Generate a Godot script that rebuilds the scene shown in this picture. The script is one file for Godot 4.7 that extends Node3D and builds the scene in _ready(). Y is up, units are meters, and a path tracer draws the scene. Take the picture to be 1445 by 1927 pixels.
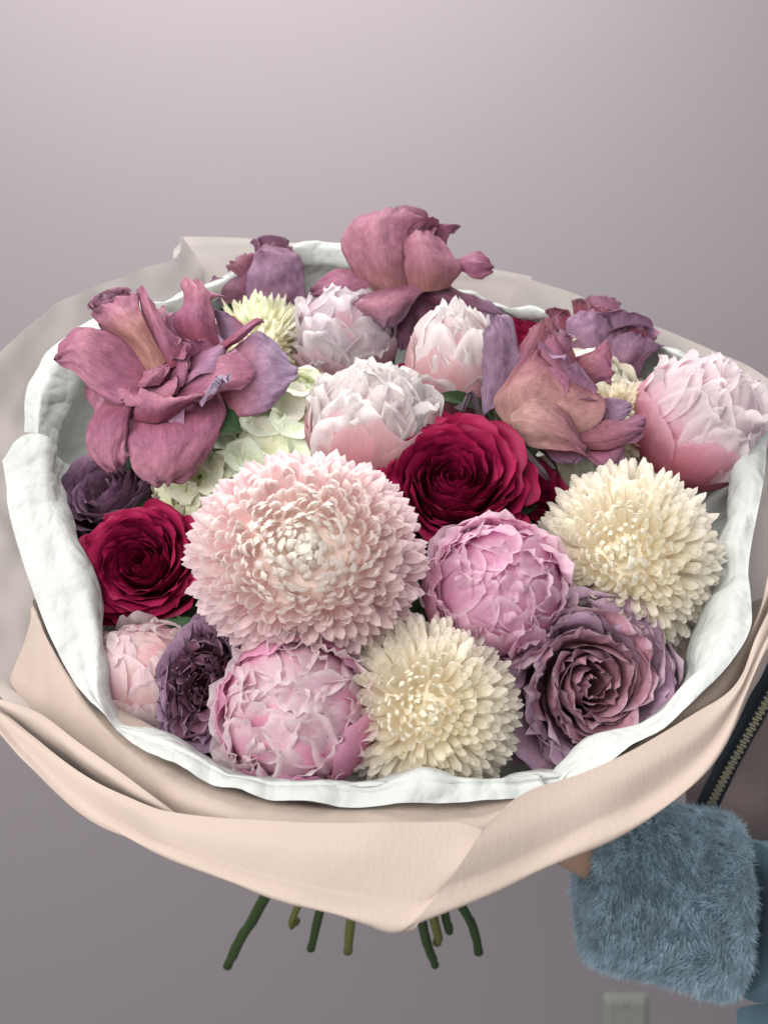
extends Node3D
# A large hand-held bouquet of roses, peonies, chrysanthemums and hydrangea in tissue and peach paper, before a plain mauve wall.

const LENS := 2326.0                       # focal length in photo pixels (45 degrees over 1927)
const EYE := Vector3(0, 1.45, 0)
var rng := RandomNumberGenerator.new()
var noise := FastNoiseLite.new()
var calm := FastNoiseLite.new()             # one octave: broad, smooth waves
var used := {}
var M := {}
var tie := Vector3.ZERO                    # where the stems are bound and held


func _ready() -> void:
	rng.seed = 7
	noise.seed = 3
	noise.frequency = 1.0
	noise.fractal_octaves = 3
	calm.seed = 11
	calm.frequency = 1.0
	calm.fractal_type = FastNoiseLite.FRACTAL_NONE
	# ---- camera, light, exposure
	var cam := Camera3D.new()
	cam.name = "camera"
	add_child(cam)
	cam.position = EYE
	cam.fov = 45.0
	var lens := CameraAttributesPhysical.new()
	lens.frustum_focal_length = 28.97
	lens.frustum_focus_distance = 0.73
	lens.exposure_aperture = 9.0
	lens.frustum_near = 0.05
	lens.frustum_far = 60.0
	cam.attributes = lens
	cam.current = true
	var env := Environment.new()
	env.background_mode = Environment.BG_COLOR
	env.background_color = Color(0.33, 0.335, 0.345).linear_to_srgb()
	env.tonemap_mode = Environment.TONE_MAPPER_LINEAR
	env.tonemap_exposure = 1.42
	env.sdfgi_enabled = true
	env.ssao_enabled = true
	env.ssil_enabled = true
	var we := WorldEnvironment.new()
	we.name = "environment"
	we.environment = env
	add_child(we)
	lamp("window_light", Vector3(-0.6, 1.9, 0.45), Vector3(-0.03, 1.3, -0.75), Vector2(1.7, 1.2), 2.85, Color(1.0, 0.985, 0.96))
	lamp("ceiling_light", Vector3(-0.2, 2.75, -1.15), Vector3(-0.15, 1.5, -1.7), Vector2(1.2, 0.6), 2.3, Color(1.0, 0.98, 0.96))
	tie = at(724, 1330, 1.0)
	make_materials()
	make_wall()
	make_paper()
	make_person()
	make_flowers()


# ------------------------------------------------------------------ helpers
func at(px: float, py: float, d: float) -> Vector3:
	return EYE + Vector3((px - 722.5) / LENS * d, -(py - 963.5) / LENS * d, -d)


func lamp(called: String, where: Vector3, towards: Vector3, size: Vector2, energy: float, c: Color) -> void:
	var l := AreaLight3D.new()
	l.name = called
	add_child(l)
	l.look_at_from_position(where, towards, Vector3(0.05, 0.1, 1).normalized() if absf((towards - where).normalized().y) > 0.95 else Vector3.UP)
	l.area_size = size
	l.light_energy = energy
	l.light_color = c
	l.area_range = 12.0
	l.area_attenuation = 2.0
	l.shadow_enabled = true


func numbered(parent: Node, called: String) -> String:
	var k := str(parent.get_instance_id()) + called
	var n: int = used.get(k, 0)
	used[k] = n + 1
	return called if n == 0 else "%s_%03d" % [called, n]


func tag(o: Node3D, label: String, category: String, group := "", kind := "") -> void:
	if label: o.set_meta("label", label)
	if category: o.set_meta("category", category)
	if group: o.set_meta("group", group)
	if kind: o.set_meta("kind", kind)


func part(parent: Node, called: String, mesh: Mesh, mat: Material, xf := Transform3D.IDENTITY) -> MeshInstance3D:
	var o := MeshInstance3D.new()
	o.name = numbered(parent, called)
	o.mesh = mesh
	o.material_override = mat
	o.transform = xf
	parent.add_child(o, true)
	return o


func frame(axis: Vector3, roll := 0.0) -> Basis:
	if axis == Vector3.UP: return Basis(Vector3.UP, roll)
	var y := axis.normalized()
	var ref := Vector3.FORWARD if absf(y.z) < 0.9 else Vector3.UP
	var x := y.cross(ref).normalized()
	return Basis(y, roll) * Basis(x, y, x.cross(y))


func thing(called: String, label: String, category: String, group: String, where: Vector3, axis := Vector3.UP, roll := 0.0) -> Node3D:
	var o := Node3D.new()
	o.name = numbered(self, called)
	add_child(o, true)
	o.transform = Transform3D(frame(axis, roll), where)
	tag(o, label, category, group)
	return o


func key(a: Array, t: float) -> float:
	var n := a.size() - 1
	if n == 0: return a[0]
	var x := clampf(t, 0, 1) * n
	var i := mini(int(x), n - 1)
	return cubic_interpolate(a[i], a[i + 1], a[maxi(i - 1, 0)], a[mini(i + 2, n)], x - i)


func key3(a: Array, t: float) -> Vector3:
	var n := a.size() - 1
	var x := clampf(t, 0, 1) * n
	var i := mini(int(x), n - 1)
	var p: Vector3 = a[i]
	var q: Vector3 = a[i + 1]
	var b: Vector3 = a[i - 1] if i > 0 else p * 2.0 - q
	var e: Vector3 = a[i + 2] if i + 2 <= n else q * 2.0 - p
	return p.cubic_interpolate(q, b, e, x - i)


func grid(nu: int, nv: int, pos: PackedVector3Array, col: PackedColorArray, uv: PackedVector2Array) -> ArrayMesh:
	var s := nu + 1
	var nor := PackedVector3Array()
	var ids := PackedInt32Array()
	for j in nv + 1:
		for i in s:
			var a := pos[j * s + mini(i + 1, nu)] - pos[j * s + maxi(i - 1, 0)]
			var b := pos[mini(j + 1, nv) * s + i] - pos[maxi(j - 1, 0) * s + i]
			var n := a.cross(b)
			if n.length_squared() < 1e-18: n = Vector3.UP
			nor.append(n.normalized())
	for j in nv:
		for i in nu:
			var k := j * s + i
			ids.append_array([k, k + s, k + 1, k + 1, k + s, k + s + 1])
	var d := []
	d.resize(Mesh.ARRAY_MAX)
	d[Mesh.ARRAY_VERTEX] = pos
	d[Mesh.ARRAY_NORMAL] = nor
	if col.size(): d[Mesh.ARRAY_COLOR] = col
	d[Mesh.ARRAY_TEX_UV] = uv
	d[Mesh.ARRAY_INDEX] = ids
	var m := ArrayMesh.new()
	m.add_surface_from_arrays(Mesh.PRIMITIVE_TRIANGLES, d)
	return m


func tint(c: Color, k: float) -> Color:
	return Color(c.r * k, c.g * k, c.b * k)


func shade(p: Dictionary, u: float, v: float, m: float, s: float) -> Color:
	var cs: Array = p.col
	var x := clampf(v, 0, 1) * (cs.size() - 1)
	var i := mini(int(x), cs.size() - 2)
	var c: Color = cs[i].lerp(cs[i + 1], x - i)
	if p.has("rim"):
		c = c.lerp(p.rim, smoothstep(p.get("rim_from", 0.72), 1.0, m) * p.get("rim_amount", 0.8))
	if p.has("side"):
		c = c.lerp(p.side, smoothstep(0.1, 1.0, absf(u)) * 0.5)
	return tint(c, p.get("k", 1.0) * (1.0 + p.get("mottle", 0.06) * noise.get_noise_3d(u * 2.2 + s, v * 2.2, s)))


# A petal: a mid-line that leans by phi degrees along its length, a cupped cross-section, a ruffled margin. Y is the flower's axis, Z points away from it.
func petal(p: Dictionary) -> ArrayMesh:
	var nu: int = p.get("nu", 8)
	var nv: int = p.get("nv", 9)
	var long: float = p.L
	var phi: Array = p.phi
	var wp: Array = p.get("wp", [0.35, 0.8, 1.0, 0.95, 0.62])
	var ruf: float = p.get("ruf", 0.0)
	var fr: float = p.get("freq", 5.0)
	var drop: float = p.get("drop", 0.2)
	var jag: float = p.get("jag", 0.0)
	var roll: float = p.get("roll", 0.0)
	var wrap: float = p.get("wrap", 1.0)
	var cup: float = p.get("cup", 0.004)
	var swirl: float = p.get("swirl", 0.0)
	var bump: float = p.get("bump", 0.0)
	var s := rng.randf() * 90.0
	var steps := 24
	var mz := []
	var my := []
	var z: float = p.get("r0", 0.0)
	var y: float = p.get("y0", 0.0)
	for k in steps + 1:
		mz.append(z)
		my.append(y)
		var a := deg_to_rad(key(phi, (k + 0.5) / steps))
		z += sin(a) * long / steps
		y += cos(a) * long / steps
	var pos := PackedVector3Array()
	var col := PackedColorArray()
	var uv := PackedVector2Array()
	for j in nv + 1:
		var sv := float(j) / nv
		var v := 1.0 - pow(1.0 - sv, 1.3)
		for i in nu + 1:
			var t := 2.0 * i / nu - 1.0
			var u := 1.4 * t - 0.4 * t * t * t
			var au := absf(u)
			var ve := v * (1.0 - drop * pow(au, 2.6))
			if jag > 0.0: ve *= 1.0 - jag * pow(v, 3.0) * (0.5 + 0.5 * sin(u * 6.0 + s * 3.0) + 0.5 * sin(u * 13.0 + s) * 0.5 + 0.5 * calm.get_noise_2d(u * 4.0 + s, s))
			ve = clampf(ve, 0.0, 1.0)
			var x := ve * steps
			var q := mini(int(x), steps - 1)
			var cz := lerpf(mz[q], mz[q + 1], x - q)
			var cy := lerpf(my[q], my[q + 1], x - q)
			var a := deg_to_rad(key(phi, ve))
			var nrm := Vector3(0, sin(a), -cos(a))
			var tan := Vector3(0, cos(a), sin(a))
			var r := maxf(wrap * absf(cz), cup)
			var w: float = p.w * key(wp, ve)
			var al := clampf(u * w / r, -2.9, 2.9)
			var at_ := Vector3(r * sin(al), cy, cz) + nrm * r * (1.0 - cos(al))
			at_.y = cy + nrm.y * r * (1.0 - cos(al))
			var m := 1.0 - (1.0 - pow(au, 4.0)) * (1.0 - pow(v, 5.0))
			var g := atan2(u, 1.15 - v)
			var wave := sin(g * fr + s) + 0.6 * sin(g * fr * 1.83 + s * 2.0)
			var out := nrm * cos(al) - Vector3(sin(al), 0, 0)
			at_ += out * (ruf * pow(m, 0.8) * v * wave - roll * m * m * v + bump * noise.get_noise_3d(u * 1.6 + s, v * 1.8, s) * v - swirl * u)
			at_ -= tan * roll * 0.5 * m * m * v
			pos.append(at_)
			col.append(shade(p, u, v, m, s))
			uv.append(Vector2(0.5 + 0.5 * u, 1.0 - v))
	return grid(nu, nv, pos, col, uv)


# A sheet through rows of points (in the parent's axes), with a noisy, ruffled margin.
func patch(rows: Array, nu: int, nv: int, p: Dictionary) -> ArrayMesh:
	var ruf: float = p.get("ruf", 0.0)
	var fr: float = p.get("freq", 5.0)
	var bump: float = p.get("bump", 0.0)
	var drop: float = p.get("drop", 0.0)
	var scale: float = p.get("scale", 30.0)
	var crease: float = p.get("crease", 0.0)
	var s: float = p.get("seed", rng.randf() * 90.0)
	var pos := PackedVector3Array()
	var col := PackedColorArray()
	var uv := PackedVector2Array()
	var even: bool = p.get("even", false)
	for j in nv + 1:
		var sv := float(j) / nv
		var v := sv if even else 1.0 - pow(1.0 - sv, 1.3)
		for i in nu + 1:
			var t := 2.0 * i / nu - 1.0
			var u := t if even else 1.4 * t - 0.4 * t * t * t
			var ve := v * (1.0 - drop * pow(absf(u), 3.0))
			var c := []
			for r in rows: c.append(key3(r, 0.5 + 0.5 * u))
			pos.append(key3(c, ve))
			uv.append(Vector2(0.5 + 0.5 * u, 1.0 - v) * p.get("uv", 1.0))
			if p.has("col"):
				var m := 1.0 - (1.0 - pow(absf(u), 4.0)) * (1.0 - pow(v, 5.0))
				col.append(shade(p, u, v, m, s))
	var base := pos.duplicate()
	var st := nu + 1
	var k0 := (nv / 2) * st + nu / 2
	var side := -signf((base[k0 + 1] - base[k0 - 1]).cross(base[k0 + st] - base[k0 - st]).dot(p.get("front", Vector3.BACK)))
	for j in nv + 1:
		var v := float(j) / nv
		for i in nu + 1:
			var k := j * st + i
			var a := base[j * st + mini(i + 1, nu)] - base[j * st + maxi(i - 1, 0)]
			var b := base[mini(j + 1, nv) * st + i] - base[maxi(j - 1, 0) * st + i]
			var n := a.cross(b).normalized()
			var u := 2.0 * i / nu - 1.0
			var m := 1.0 - (1.0 - pow(absf(u), 4.0)) * (1.0 - pow(v, 5.0))
			var q := base[k] * scale
			var h := bump * (calm if even else noise).get_noise_3d(q.x + s, q.y, q.z)
			if crease > 0.0:
				var w := base[k] * scale
				h -= crease * (absf(calm.get_noise_3d(w.x * 1.3, w.y * 1.3 + s, w.z * 1.3)) + 0.45 * absf(calm.get_noise_3d(w.x * 3.1 + s, w.y * 3.1, w.z * 3.1)))
			if p.has("folds"):
				for e in 6:
					var dir := Vector3(sin(e * 2.1 + s), cos(e * 1.7 + s * 2.0), sin(e * 3.3 + s * 0.7)).normalized()
					var ph := base[k].dot(dir) * (11.0 + 4.0 * e) + e * 0.37
					h += p.folds * (absf(ph - floorf(ph) - 0.5) - 0.25) * clampf(0.2 + 1.6 * calm.get_noise_3d(base[k].x * 7.0 + e * 9.0, base[k].y * 7.0, base[k].z * 7.0 + s), 0.0, 1.0)
			h += side * p.get("curl", 0.0) * pow(m, 3.0)
			if p.has("pleat"): h += p.pleat * v * (sin(u * 15.0 + s + 2.0 * calm.get_noise_2d(u * 2.0 + s, v * 3.0)) + 0.6 * sin(u * 31.0 + s * 2.0))
			if ruf > 0.0:
				var g := atan2(u, 1.15 - v)
				h += ruf * m * v * (sin(g * fr + s) + 0.6 * sin(g * fr * 1.83 + s * 2.0))
			pos[k] = base[k] + n * h
	return grid(nu, nv, pos, col, uv)


func tube(pts: Array, radii: Array, sides := 8, steps := 16, wobble := 0.0) -> ArrayMesh:
	var pos := PackedVector3Array()
	var uv := PackedVector2Array()
	var ref := Vector3(0.3, 0.2, 0.93)
	for j in steps + 3:
		var v := clampf(float(j - 1) / steps, 0.0, 1.0)
		var c := key3(pts, v)
		var t := (key3(pts, minf(v + 0.02, 1.0)) - key3(pts, maxf(v - 0.02, 0.0))).normalized()
		var x := t.cross(ref).normalized()
		var y := x.cross(t)
		var r := key(radii, v) * (0.0 if j == 0 or j == steps + 2 else 1.0)
		for i in sides + 1:
			var a := TAU * i / sides
			var k := r * (1.0 + wobble * noise.get_noise_3d(cos(a) * 2.0, sin(a) * 2.0, v * 9.0))
			pos.append(c + (x * cos(a) + y * sin(a)) * k)
			uv.append(Vector2(float(i) / sides, v))
	return grid(sides, steps + 2, pos, PackedColorArray(), uv)


# ------------------------------------------------------------------ materials
func picture(n: int, f: Callable) -> ImageTexture:
	var im := Image.create(n, n, false, Image.FORMAT_RGB8)
	for y in n:
		for x in n:
			var c: float = f.call(float(x) / n, float(y) / n)
			im.set_pixel(x, y, Color(c, c, c))
	return ImageTexture.create_from_image(im)


func veins(u: float, v: float) -> float:
	var w := 1.0 - v
	var a := (u - 0.5) / (0.22 + w * 0.9)
	var n1 := noise.get_noise_2d(u * 7.0, w * 7.0)
	var n2 := noise.get_noise_2d(u * 30.0, w * 9.0 + 40.0)
	var n3 := noise.get_noise_2d(u * 11.0 + 70.0, w * 6.0)
	var l1 := absf(sin(a * 46.0 + n1 * 2.4))
	var l2 := absf(sin(a * 19.0 + w * 5.0 * signf(a) + n1 * 3.0))
	return clampf(0.85 + 0.06 * n1 + 0.14 * maxf(n3 - 0.05, 0.0) + 0.03 * n2 - 0.07 * (1.0 - smoothstep(0.0, 0.35, l1)) - 0.08 * (1.0 - smoothstep(0.0, 0.3, l2)), 0.0, 1.0)


func streaks(u: float, v: float) -> float:
	var w := 1.0 - v
	var a := (u - 0.5) / (0.3 + w * 0.7)
	var n1 := noise.get_noise_2d(u * 5.0 + 9.0, w * 5.0)
	return clampf(0.97 + 0.03 * n1 - 0.03 * (1.0 - smoothstep(0.0, 0.5, absf(sin(a * 30.0 + n1 * 1.5)))) + 0.02 * noise.get_noise_2d(u * 40.0, w * 10.0), 0.0, 1.0)


func soft(called: String, tex: Texture2D, rough: float, glow: float, relief := 0.0) -> StandardMaterial3D:
	var m := StandardMaterial3D.new()
	m.resource_name = called
	m.vertex_color_use_as_albedo = true
	m.albedo_texture = tex
	m.roughness = rough
	m.metallic_specular = 0.32
	m.cull_mode = BaseMaterial3D.CULL_DISABLED
	if glow > 0.0:
		m.backlight_enabled = true
		m.backlight = Color(glow, glow, glow)
	if relief > 0.0:
		m.heightmap_enabled = true
		m.heightmap_texture = tex
		m.heightmap_scale = relief
	return m


func plain(called: String, c: Color, rough: float, glow := 0.0) -> StandardMaterial3D:
	var m := StandardMaterial3D.new()
	m.resource_name = called
	m.albedo_color = c.linear_to_srgb()
	m.roughness = rough
	m.metallic_specular = 0.35
	m.cull_mode = BaseMaterial3D.CULL_DISABLED
	if glow > 0.0:
		m.backlight_enabled = true
		m.backlight = Color(glow, glow, glow)
	return m


func grain(freq: float, gain: float, sx: float, seed_: int) -> NoiseTexture2D:
	var f := FastNoiseLite.new()
	f.seed = seed_
	f.frequency = freq
	f.fractal_octaves = 4
	f.fractal_gain = gain
	var t := NoiseTexture2D.new()
	t.width = 512
	t.height = 512
	t.seamless = true
	t.noise = f
	return t


func paper(called: String, c: Color, glow: float, scale: Vector3, relief: float, rough := 0.75) -> StandardMaterial3D:
	var m := plain(called, c, rough, glow)
	m.uv1_triplanar = true
	m.uv1_world_triplanar = true
	m.uv1_scale = scale
	m.heightmap_enabled = true
	m.heightmap_texture = M.grain
	m.heightmap_scale = relief
	return m


func make_materials() -> void:
	M.grain = grain(0.02, 0.6, 1.0, 5)
	M.crumple = grain(0.011, 0.5, 1.0, 9)
	M.crumple.noise.noise_type = FastNoiseLite.TYPE_CELLULAR
	M.crumple.noise.cellular_return_type = FastNoiseLite.RETURN_DISTANCE2_SUB
	M.crumple.noise.fractal_octaves = 2
	M.crumple.noise.fractal_gain = 0.4
	var vt := picture(448, veins)
	var stt := picture(192, streaks)
	M.rose = soft("rose petal", vt, 0.62, 0.5, 0.02)
	M.red = soft("red rose petal", stt, 0.55, 0.25, 0.02)
	M.peony = soft("peony petal", stt, 0.65, 1.1, 0.0)
	M.mum = soft("chrysanthemum petal", stt, 0.5, 1.05, 0.0)
	M.hydrangea = soft("hydrangea petal", stt, 0.6, 0.6, 0.02)
	M.stem = plain("green stem", Color(0.026, 0.052, 0.014), 0.6)
	M.stem_pale = plain("olive stem", Color(0.11, 0.12, 0.03), 0.6)
	M.leaf = plain("dark green leaf", Color(0.02, 0.05, 0.018), 0.5, 0.2)
	M.sepal = soft("sepal", vt, 0.7, 0.2, 0.03)
	M.tissue = paper("white tissue paper", Color(0.46, 0.485, 0.475), 0.3, Vector3(9, 9, 9), 0.28)
	M.tissue.heightmap_texture = M.crumple
	M.peach = paper("peach wrapping paper", Color(0.40, 0.325, 0.285), 0.35, Vector3(26, 8, 26), 0.02, 0.55)
	M.haze = paper("pale translucent wrapping paper", Color(0.53, 0.475, 0.455), 0.6, Vector3(20, 20, 20), 0.015, 0.5)
	M.wall = paper("mauve wall paint", Color(0.208, 0.188, 0.204), 0.0, Vector3(5, 5, 5), 0.006, 0.8)
	M.plate = plain("grey plastic plate", Color(0.20, 0.21, 0.19), 0.4)
	M.heart = plain("pink petals deep inside", Color(0.75, 0.42, 0.52), 0.7)
	M.screw = plain("painted screw", Color(0.22, 0.22, 0.2), 0.35)
	M.skin = plain("skin", Color(0.40, 0.25, 0.18), 0.5)
	M.fur_base = plain("blue fur backing", Color(0.10, 0.16, 0.21), 0.95)
	M.fur = StandardMaterial3D.new()
	M.fur.resource_name = "blue fur"
	M.fur.vertex_color_use_as_albedo = true
	M.fur.roughness = 0.7
	M.fur.cull_mode = BaseMaterial3D.CULL_DISABLED
	M.suede = paper("blue suede", Color(0.10, 0.165, 0.21), 0.0, Vector3(60, 60, 60), 0.05, 0.95)
	M.navy = plain("navy zipper tape", Color(0.012, 0.018, 0.026), 0.8)
	M.brass = plain("zipper metal", Color(0.42, 0.38, 0.26), 0.35)
	M.brass.metallic = 0.8
	M.taupe = paper("taupe cloth", Color(0.20, 0.155, 0.15), 0.0, Vector3(40, 40, 40), 0.03, 0.9)


# ------------------------------------------------------------------ the wall
func make_wall() -> void:
	var b := BoxMesh.new()
	b.size = Vector3(7, 4.4, 0.1)
	var w := MeshInstance3D.new()
	w.name = "wall"
	w.mesh = b
	w.material_override = M.wall
	w.position = Vector3(0, 1.2, -1.91)
	add_child(w)
	tag(w, "plain mauve painted wall behind the bouquet", "wall", "", "structure")
	var plate := thing("wall_plate", "small grey plastic plate screwed to the wall below the fur cuff", "wall plate", "", at(1178, 1868, 1.855) - Vector3(0, 0.0573, 0))
	plate.position.z = -1.858
	var rows := []
	for j in 9:
		var r := []
		for i in 9:
			var x := (i / 4.0 - 1.0) * 0.0355
			var y := (j / 4.0 - 1.0) * 0.0573
			var e := minf(0.0355 - absf(x), 0.0573 - absf(y))
			r.append(Vector3(x, y, -0.003 + 0.007 * smoothstep(-0.001, 0.006, e)))
		rows.append(r)
	part(plate, "cover", patch(rows, 24, 32, {"even": true}), M.plate)
	var c := CylinderMesh.new()
	c.top_radius = 0.0032
	c.bottom_radius = 0.0036
	c.height = 0.0022
	c.radial_segments = 16
	for s in [1, -1]:
		part(plate, "screw", c, M.screw, Transform3D(Basis(Vector3.RIGHT, PI / 2), Vector3(0, 0.042 * s, 0.005)))


# ------------------------------------------------------------------ paper
func curve(a: Array) -> Array:
	var r := []
	for k in range(0, a.size(), 3): r.append(at(a[k], a[k + 1], a[k + 2]))
	return r


func sheet(called: String, label: String, category: String, group: String, rows: Array, nu: int, nv: int, mat: Material, p := {}) -> Node3D:
	var w := []
	for r in rows: w.append(curve(r) if r[0] is float or r[0] is int else r)
	# resample every row to the same number of points by its own arc length
	var even := []
	for r in w:
		var len_ := [0.0]
		for k in 96: len_.append(len_[-1] + key3(r, (k + 1) / 96.0).distance_to(key3(r, k / 96.0)))
		var q := []
		var k := 0
		for i in 25:
			var want: float = len_[-1] * i / 24.0
			while k < 95 and len_[k + 1] < want: k += 1
			q.append(key3(r, (k + (want - len_[k]) / maxf(len_[k + 1] - len_[k], 1e-6)) / 96.0))
		even.append(q)
	var d := {"even": true, "bump": 0.002, "scale": 22.0, "crease": 0.0}
	d.merge(p, true)
	var mesh := patch(even, nu, nv, d)
	var o := MeshInstance3D.new()
	o.name = numbered(self, called)
	o.mesh = mesh
	o.material_override = mat
	add_child(o, true)
	tag(o, label, category, group)
	return o


func ring(a0: float, a1: float, r: float, back := 0.0) -> Array:
	var ax := Vector3(0, 0.72, 0.69)
	var up := Vector3(0, 0.69, -0.72)
	var q := []
	for i in 9:
		var a := deg_to_rad(lerpf(a0, a1, i / 8.0))
		q.append(tie + ax * back + (Vector3.RIGHT * cos(a) + up * sin(a)) * r)
	return q


func make_paper() -> void:
	var gt := "tissue sheets lining the bouquet"
	var gp := "sheets of paper round the bouquet"
	# tissue: wall inside the bouquet, rim, roll, tuck
	sheet("tissue_paper", "white tissue paper folded over along the back rim behind the mauve roses", "tissue paper", gt, [
		ring(200, -20, 0.05, 0.1),
		[150, 900, 0.93, 190, 800, 0.95, 260, 700, 0.99, 400, 640, 1.02, 640, 590, 1.05, 900, 620, 1.04, 1100, 680, 1.01, 1270, 740, 0.97, 1350, 860, 0.91],
		[105, 850, 0.87, 150, 740, 0.9, 235, 655, 0.94, 390, 575, 0.99, 610, 490, 1.03, 900, 575, 1.02, 1080, 620, 0.99, 1280, 690, 0.94, 1390, 830, 0.87],
		[75, 815, 0.85, 95, 720, 0.875, 190, 610, 0.92, 380, 545, 0.98, 610, 455, 1.03, 905, 560, 1.02, 1080, 600, 0.985, 1320, 690, 0.92, 1420, 840, 0.85],
		[42, 810, 0.86, 62, 705, 0.885, 165, 605, 0.93, 370, 540, 0.99, 610, 458, 1.04, 905, 565, 1.03, 1080, 603, 0.995, 1330, 690, 0.935, 1438, 850, 0.86]],
		160, 60, M.tissue, {"bump": 0.0025, "crease": 0.001, "folds": 0.010, "seed": 3.0, "scale": 20.0})
	sheet("tissue_paper", "white tissue paper rolled over the left and front rim, pleated at the lower left corner", "tissue paper", gt, [
		ring(190, 300, 0.045, 0.08),
		[160, 900, 0.9, 190, 1080, 0.87, 230, 1250, 0.83, 290, 1340, 0.8, 480, 1430, 0.79, 720, 1460, 0.79, 950, 1450, 0.79, 1060, 1440, 0.79],
		[98, 835, 0.825, 128, 960, 0.80, 172, 1090, 0.77, 200, 1200, 0.745, 211, 1347, 0.705, 310, 1385, 0.69, 480, 1465, 0.662, 720, 1464, 0.652, 950, 1460, 0.655, 1060, 1455, 0.665],
		[50, 822, 0.81, 70, 960, 0.785, 118, 1100, 0.755, 150, 1220, 0.73, 200, 1350, 0.69, 310, 1405, 0.67, 480, 1478, 0.643, 720, 1480, 0.632, 950, 1476, 0.636, 1060, 1464, 0.65],
		[4, 866, 0.805, 22, 980, 0.78, 62, 1110, 0.75, 122, 1250, 0.72, 205, 1358, 0.685, 300, 1425, 0.66, 480, 1502, 0.635, 740, 1515, 0.625, 960, 1500, 0.63, 1060, 1470, 0.645]],
		170, 60, M.tissue, {"bump": 0.0025, "crease": 0.001, "folds": 0.006, "seed": 4.0, "scale": 20.0})
	sheet("tissue_paper", "white tissue paper creased along the right rim beside the cream chrysanthemum", "tissue paper", gt, [
		ring(300, 375, 0.045, 0.08),
		[1010, 1440, 0.79, 1130, 1390, 0.8, 1230, 1310, 0.82, 1270, 1190, 0.85, 1310, 1040, 0.88, 1340, 900, 0.92, 1350, 800, 0.95],
		[1030, 1466, 0.66, 1110, 1405, 0.675, 1215, 1365, 0.685, 1290, 1285, 0.705, 1300, 1210, 0.73, 1345, 1080, 0.77, 1380, 920, 0.82, 1392, 800, 0.86],
		[1020, 1478, 0.64, 1120, 1430, 0.652, 1245, 1360, 0.667, 1330, 1260, 0.685, 1365, 1160, 0.715, 1380, 1050, 0.76, 1410, 900, 0.81, 1418, 790, 0.85],
		[1010, 1490, 0.635, 1130, 1445, 0.645, 1265, 1362, 0.66, 1355, 1275, 0.68, 1412, 1180, 0.705, 1408, 1060, 0.755, 1436, 900, 0.81, 1442, 790, 0.86]],
		130, 60, M.tissue, {"bump": 0.0025, "crease": 0.001, "folds": 0.010, "seed": 21.0, "scale": 20.0})
	# pale translucent sheets standing up behind
	sheet("wrapping_paper", "pale translucent paper rising behind the left of the bouquet and the large reflexed rose", "wrapping paper", gp, [
		[342, 443, 1.07, 336, 478, 1.06, 200, 530, 1.01, 120, 566, 0.97, 20, 640, 0.93, -70, 790, 0.87, -110, 1000, 0.81, -70, 1200, 0.75, 10, 1330, 0.7],
		[380, 500, 1.09, 350, 530, 1.08, 225, 580, 1.03, 150, 620, 0.99, 60, 700, 0.95, -10, 850, 0.9, -10, 1020, 0.85, 40, 1210, 0.8, 110, 1350, 0.74],
		[420, 640, 1.11, 360, 650, 1.09, 280, 690, 1.05, 210, 760, 1.01, 150, 850, 0.97, 130, 950, 0.93, 140, 1090, 0.89, 190, 1260, 0.84, 270, 1420, 0.78],
		ring(100, 250, 0.04, 0.02)],
		60, 40, M.haze, {"bump": 0.004, "seed": 8.0})
	sheet("wrapping_paper", "pale translucent paper corner standing behind the dark purple rose at the top", "wrapping paper", gp, [
		[341, 445, 1.09, 430, 447, 1.10, 500, 452, 1.105, 600, 462, 1.11, 760, 490, 1.11, 935, 508, 1.10, 1000, 520, 1.09],
		[350, 560, 1.10, 440, 560, 1.11, 510, 560, 1.12, 610, 570, 1.12, 760, 590, 1.12, 935, 600, 1.11, 1000, 610, 1.1],
		ring(125, 55, 0.045, 0.02)],
		50, 30, M.haze, {"bump": 0.003, "seed": 15.0})
	sheet("wrapping_paper", "pale grey translucent paper rising behind the right of the bouquet and the pink peony", "wrapping paper", gp, [
		[975, 515, 1.08, 1100, 562, 1.04, 1250, 622, 0.99, 1445, 712, 0.93, 1530, 820, 0.88, 1560, 1000, 0.8, 1530, 1120, 0.755, 1475, 1200, 0.72],
		[960, 580, 1.1, 1090, 620, 1.06, 1230, 690, 1.01, 1400, 780, 0.95, 1470, 880, 0.9, 1490, 1020, 0.83, 1470, 1130, 0.78, 1430, 1215, 0.74],
		[940, 680, 1.12, 1060, 720, 1.08, 1190, 780, 1.04, 1320, 860, 0.99, 1370, 950, 0.95, 1390, 1060, 0.89, 1390, 1180, 0.83, 1380, 1260, 0.78],
		ring(80, -70, 0.04, 0.02)],
		60, 40, M.haze, {"bump": 0.003, "seed": 31.0})
	# peach layers between the tissue and the outer flap
	sheet("wrapping_paper", "thin peach paper layer showing between the front tissue roll and the outer flap", "wrapping paper", gp, [
		[110, 1150, 0.79, 180, 1270, 0.76, 255, 1350, 0.725, 350, 1405, 0.70, 480, 1488, 0.668, 740, 1498, 0.658, 960, 1482, 0.662, 1080, 1455, 0.67],
		[62, 1130, 0.757, 130, 1270, 0.727, 212, 1372, 0.696, 318, 1445, 0.668, 480, 1508, 0.643, 740, 1521, 0.633, 960, 1505, 0.637, 1090, 1472, 0.649],
		[60, 1170, 0.745, 150, 1330, 0.708, 250, 1440, 0.676, 340, 1500, 0.65, 480, 1548, 0.627, 740, 1562, 0.618, 960, 1552, 0.622, 1090, 1510, 0.638],
		[20, 1280, 0.745, 100, 1400, 0.712, 210, 1485, 0.682, 320, 1545, 0.656, 490, 1580, 0.632, 740, 1590, 0.622, 960, 1575, 0.625, 1090, 1530, 0.642]],
		80, 24, M.peach, {"bump": 0.002, "crease": 0.0012, "seed": 2.0})
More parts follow.
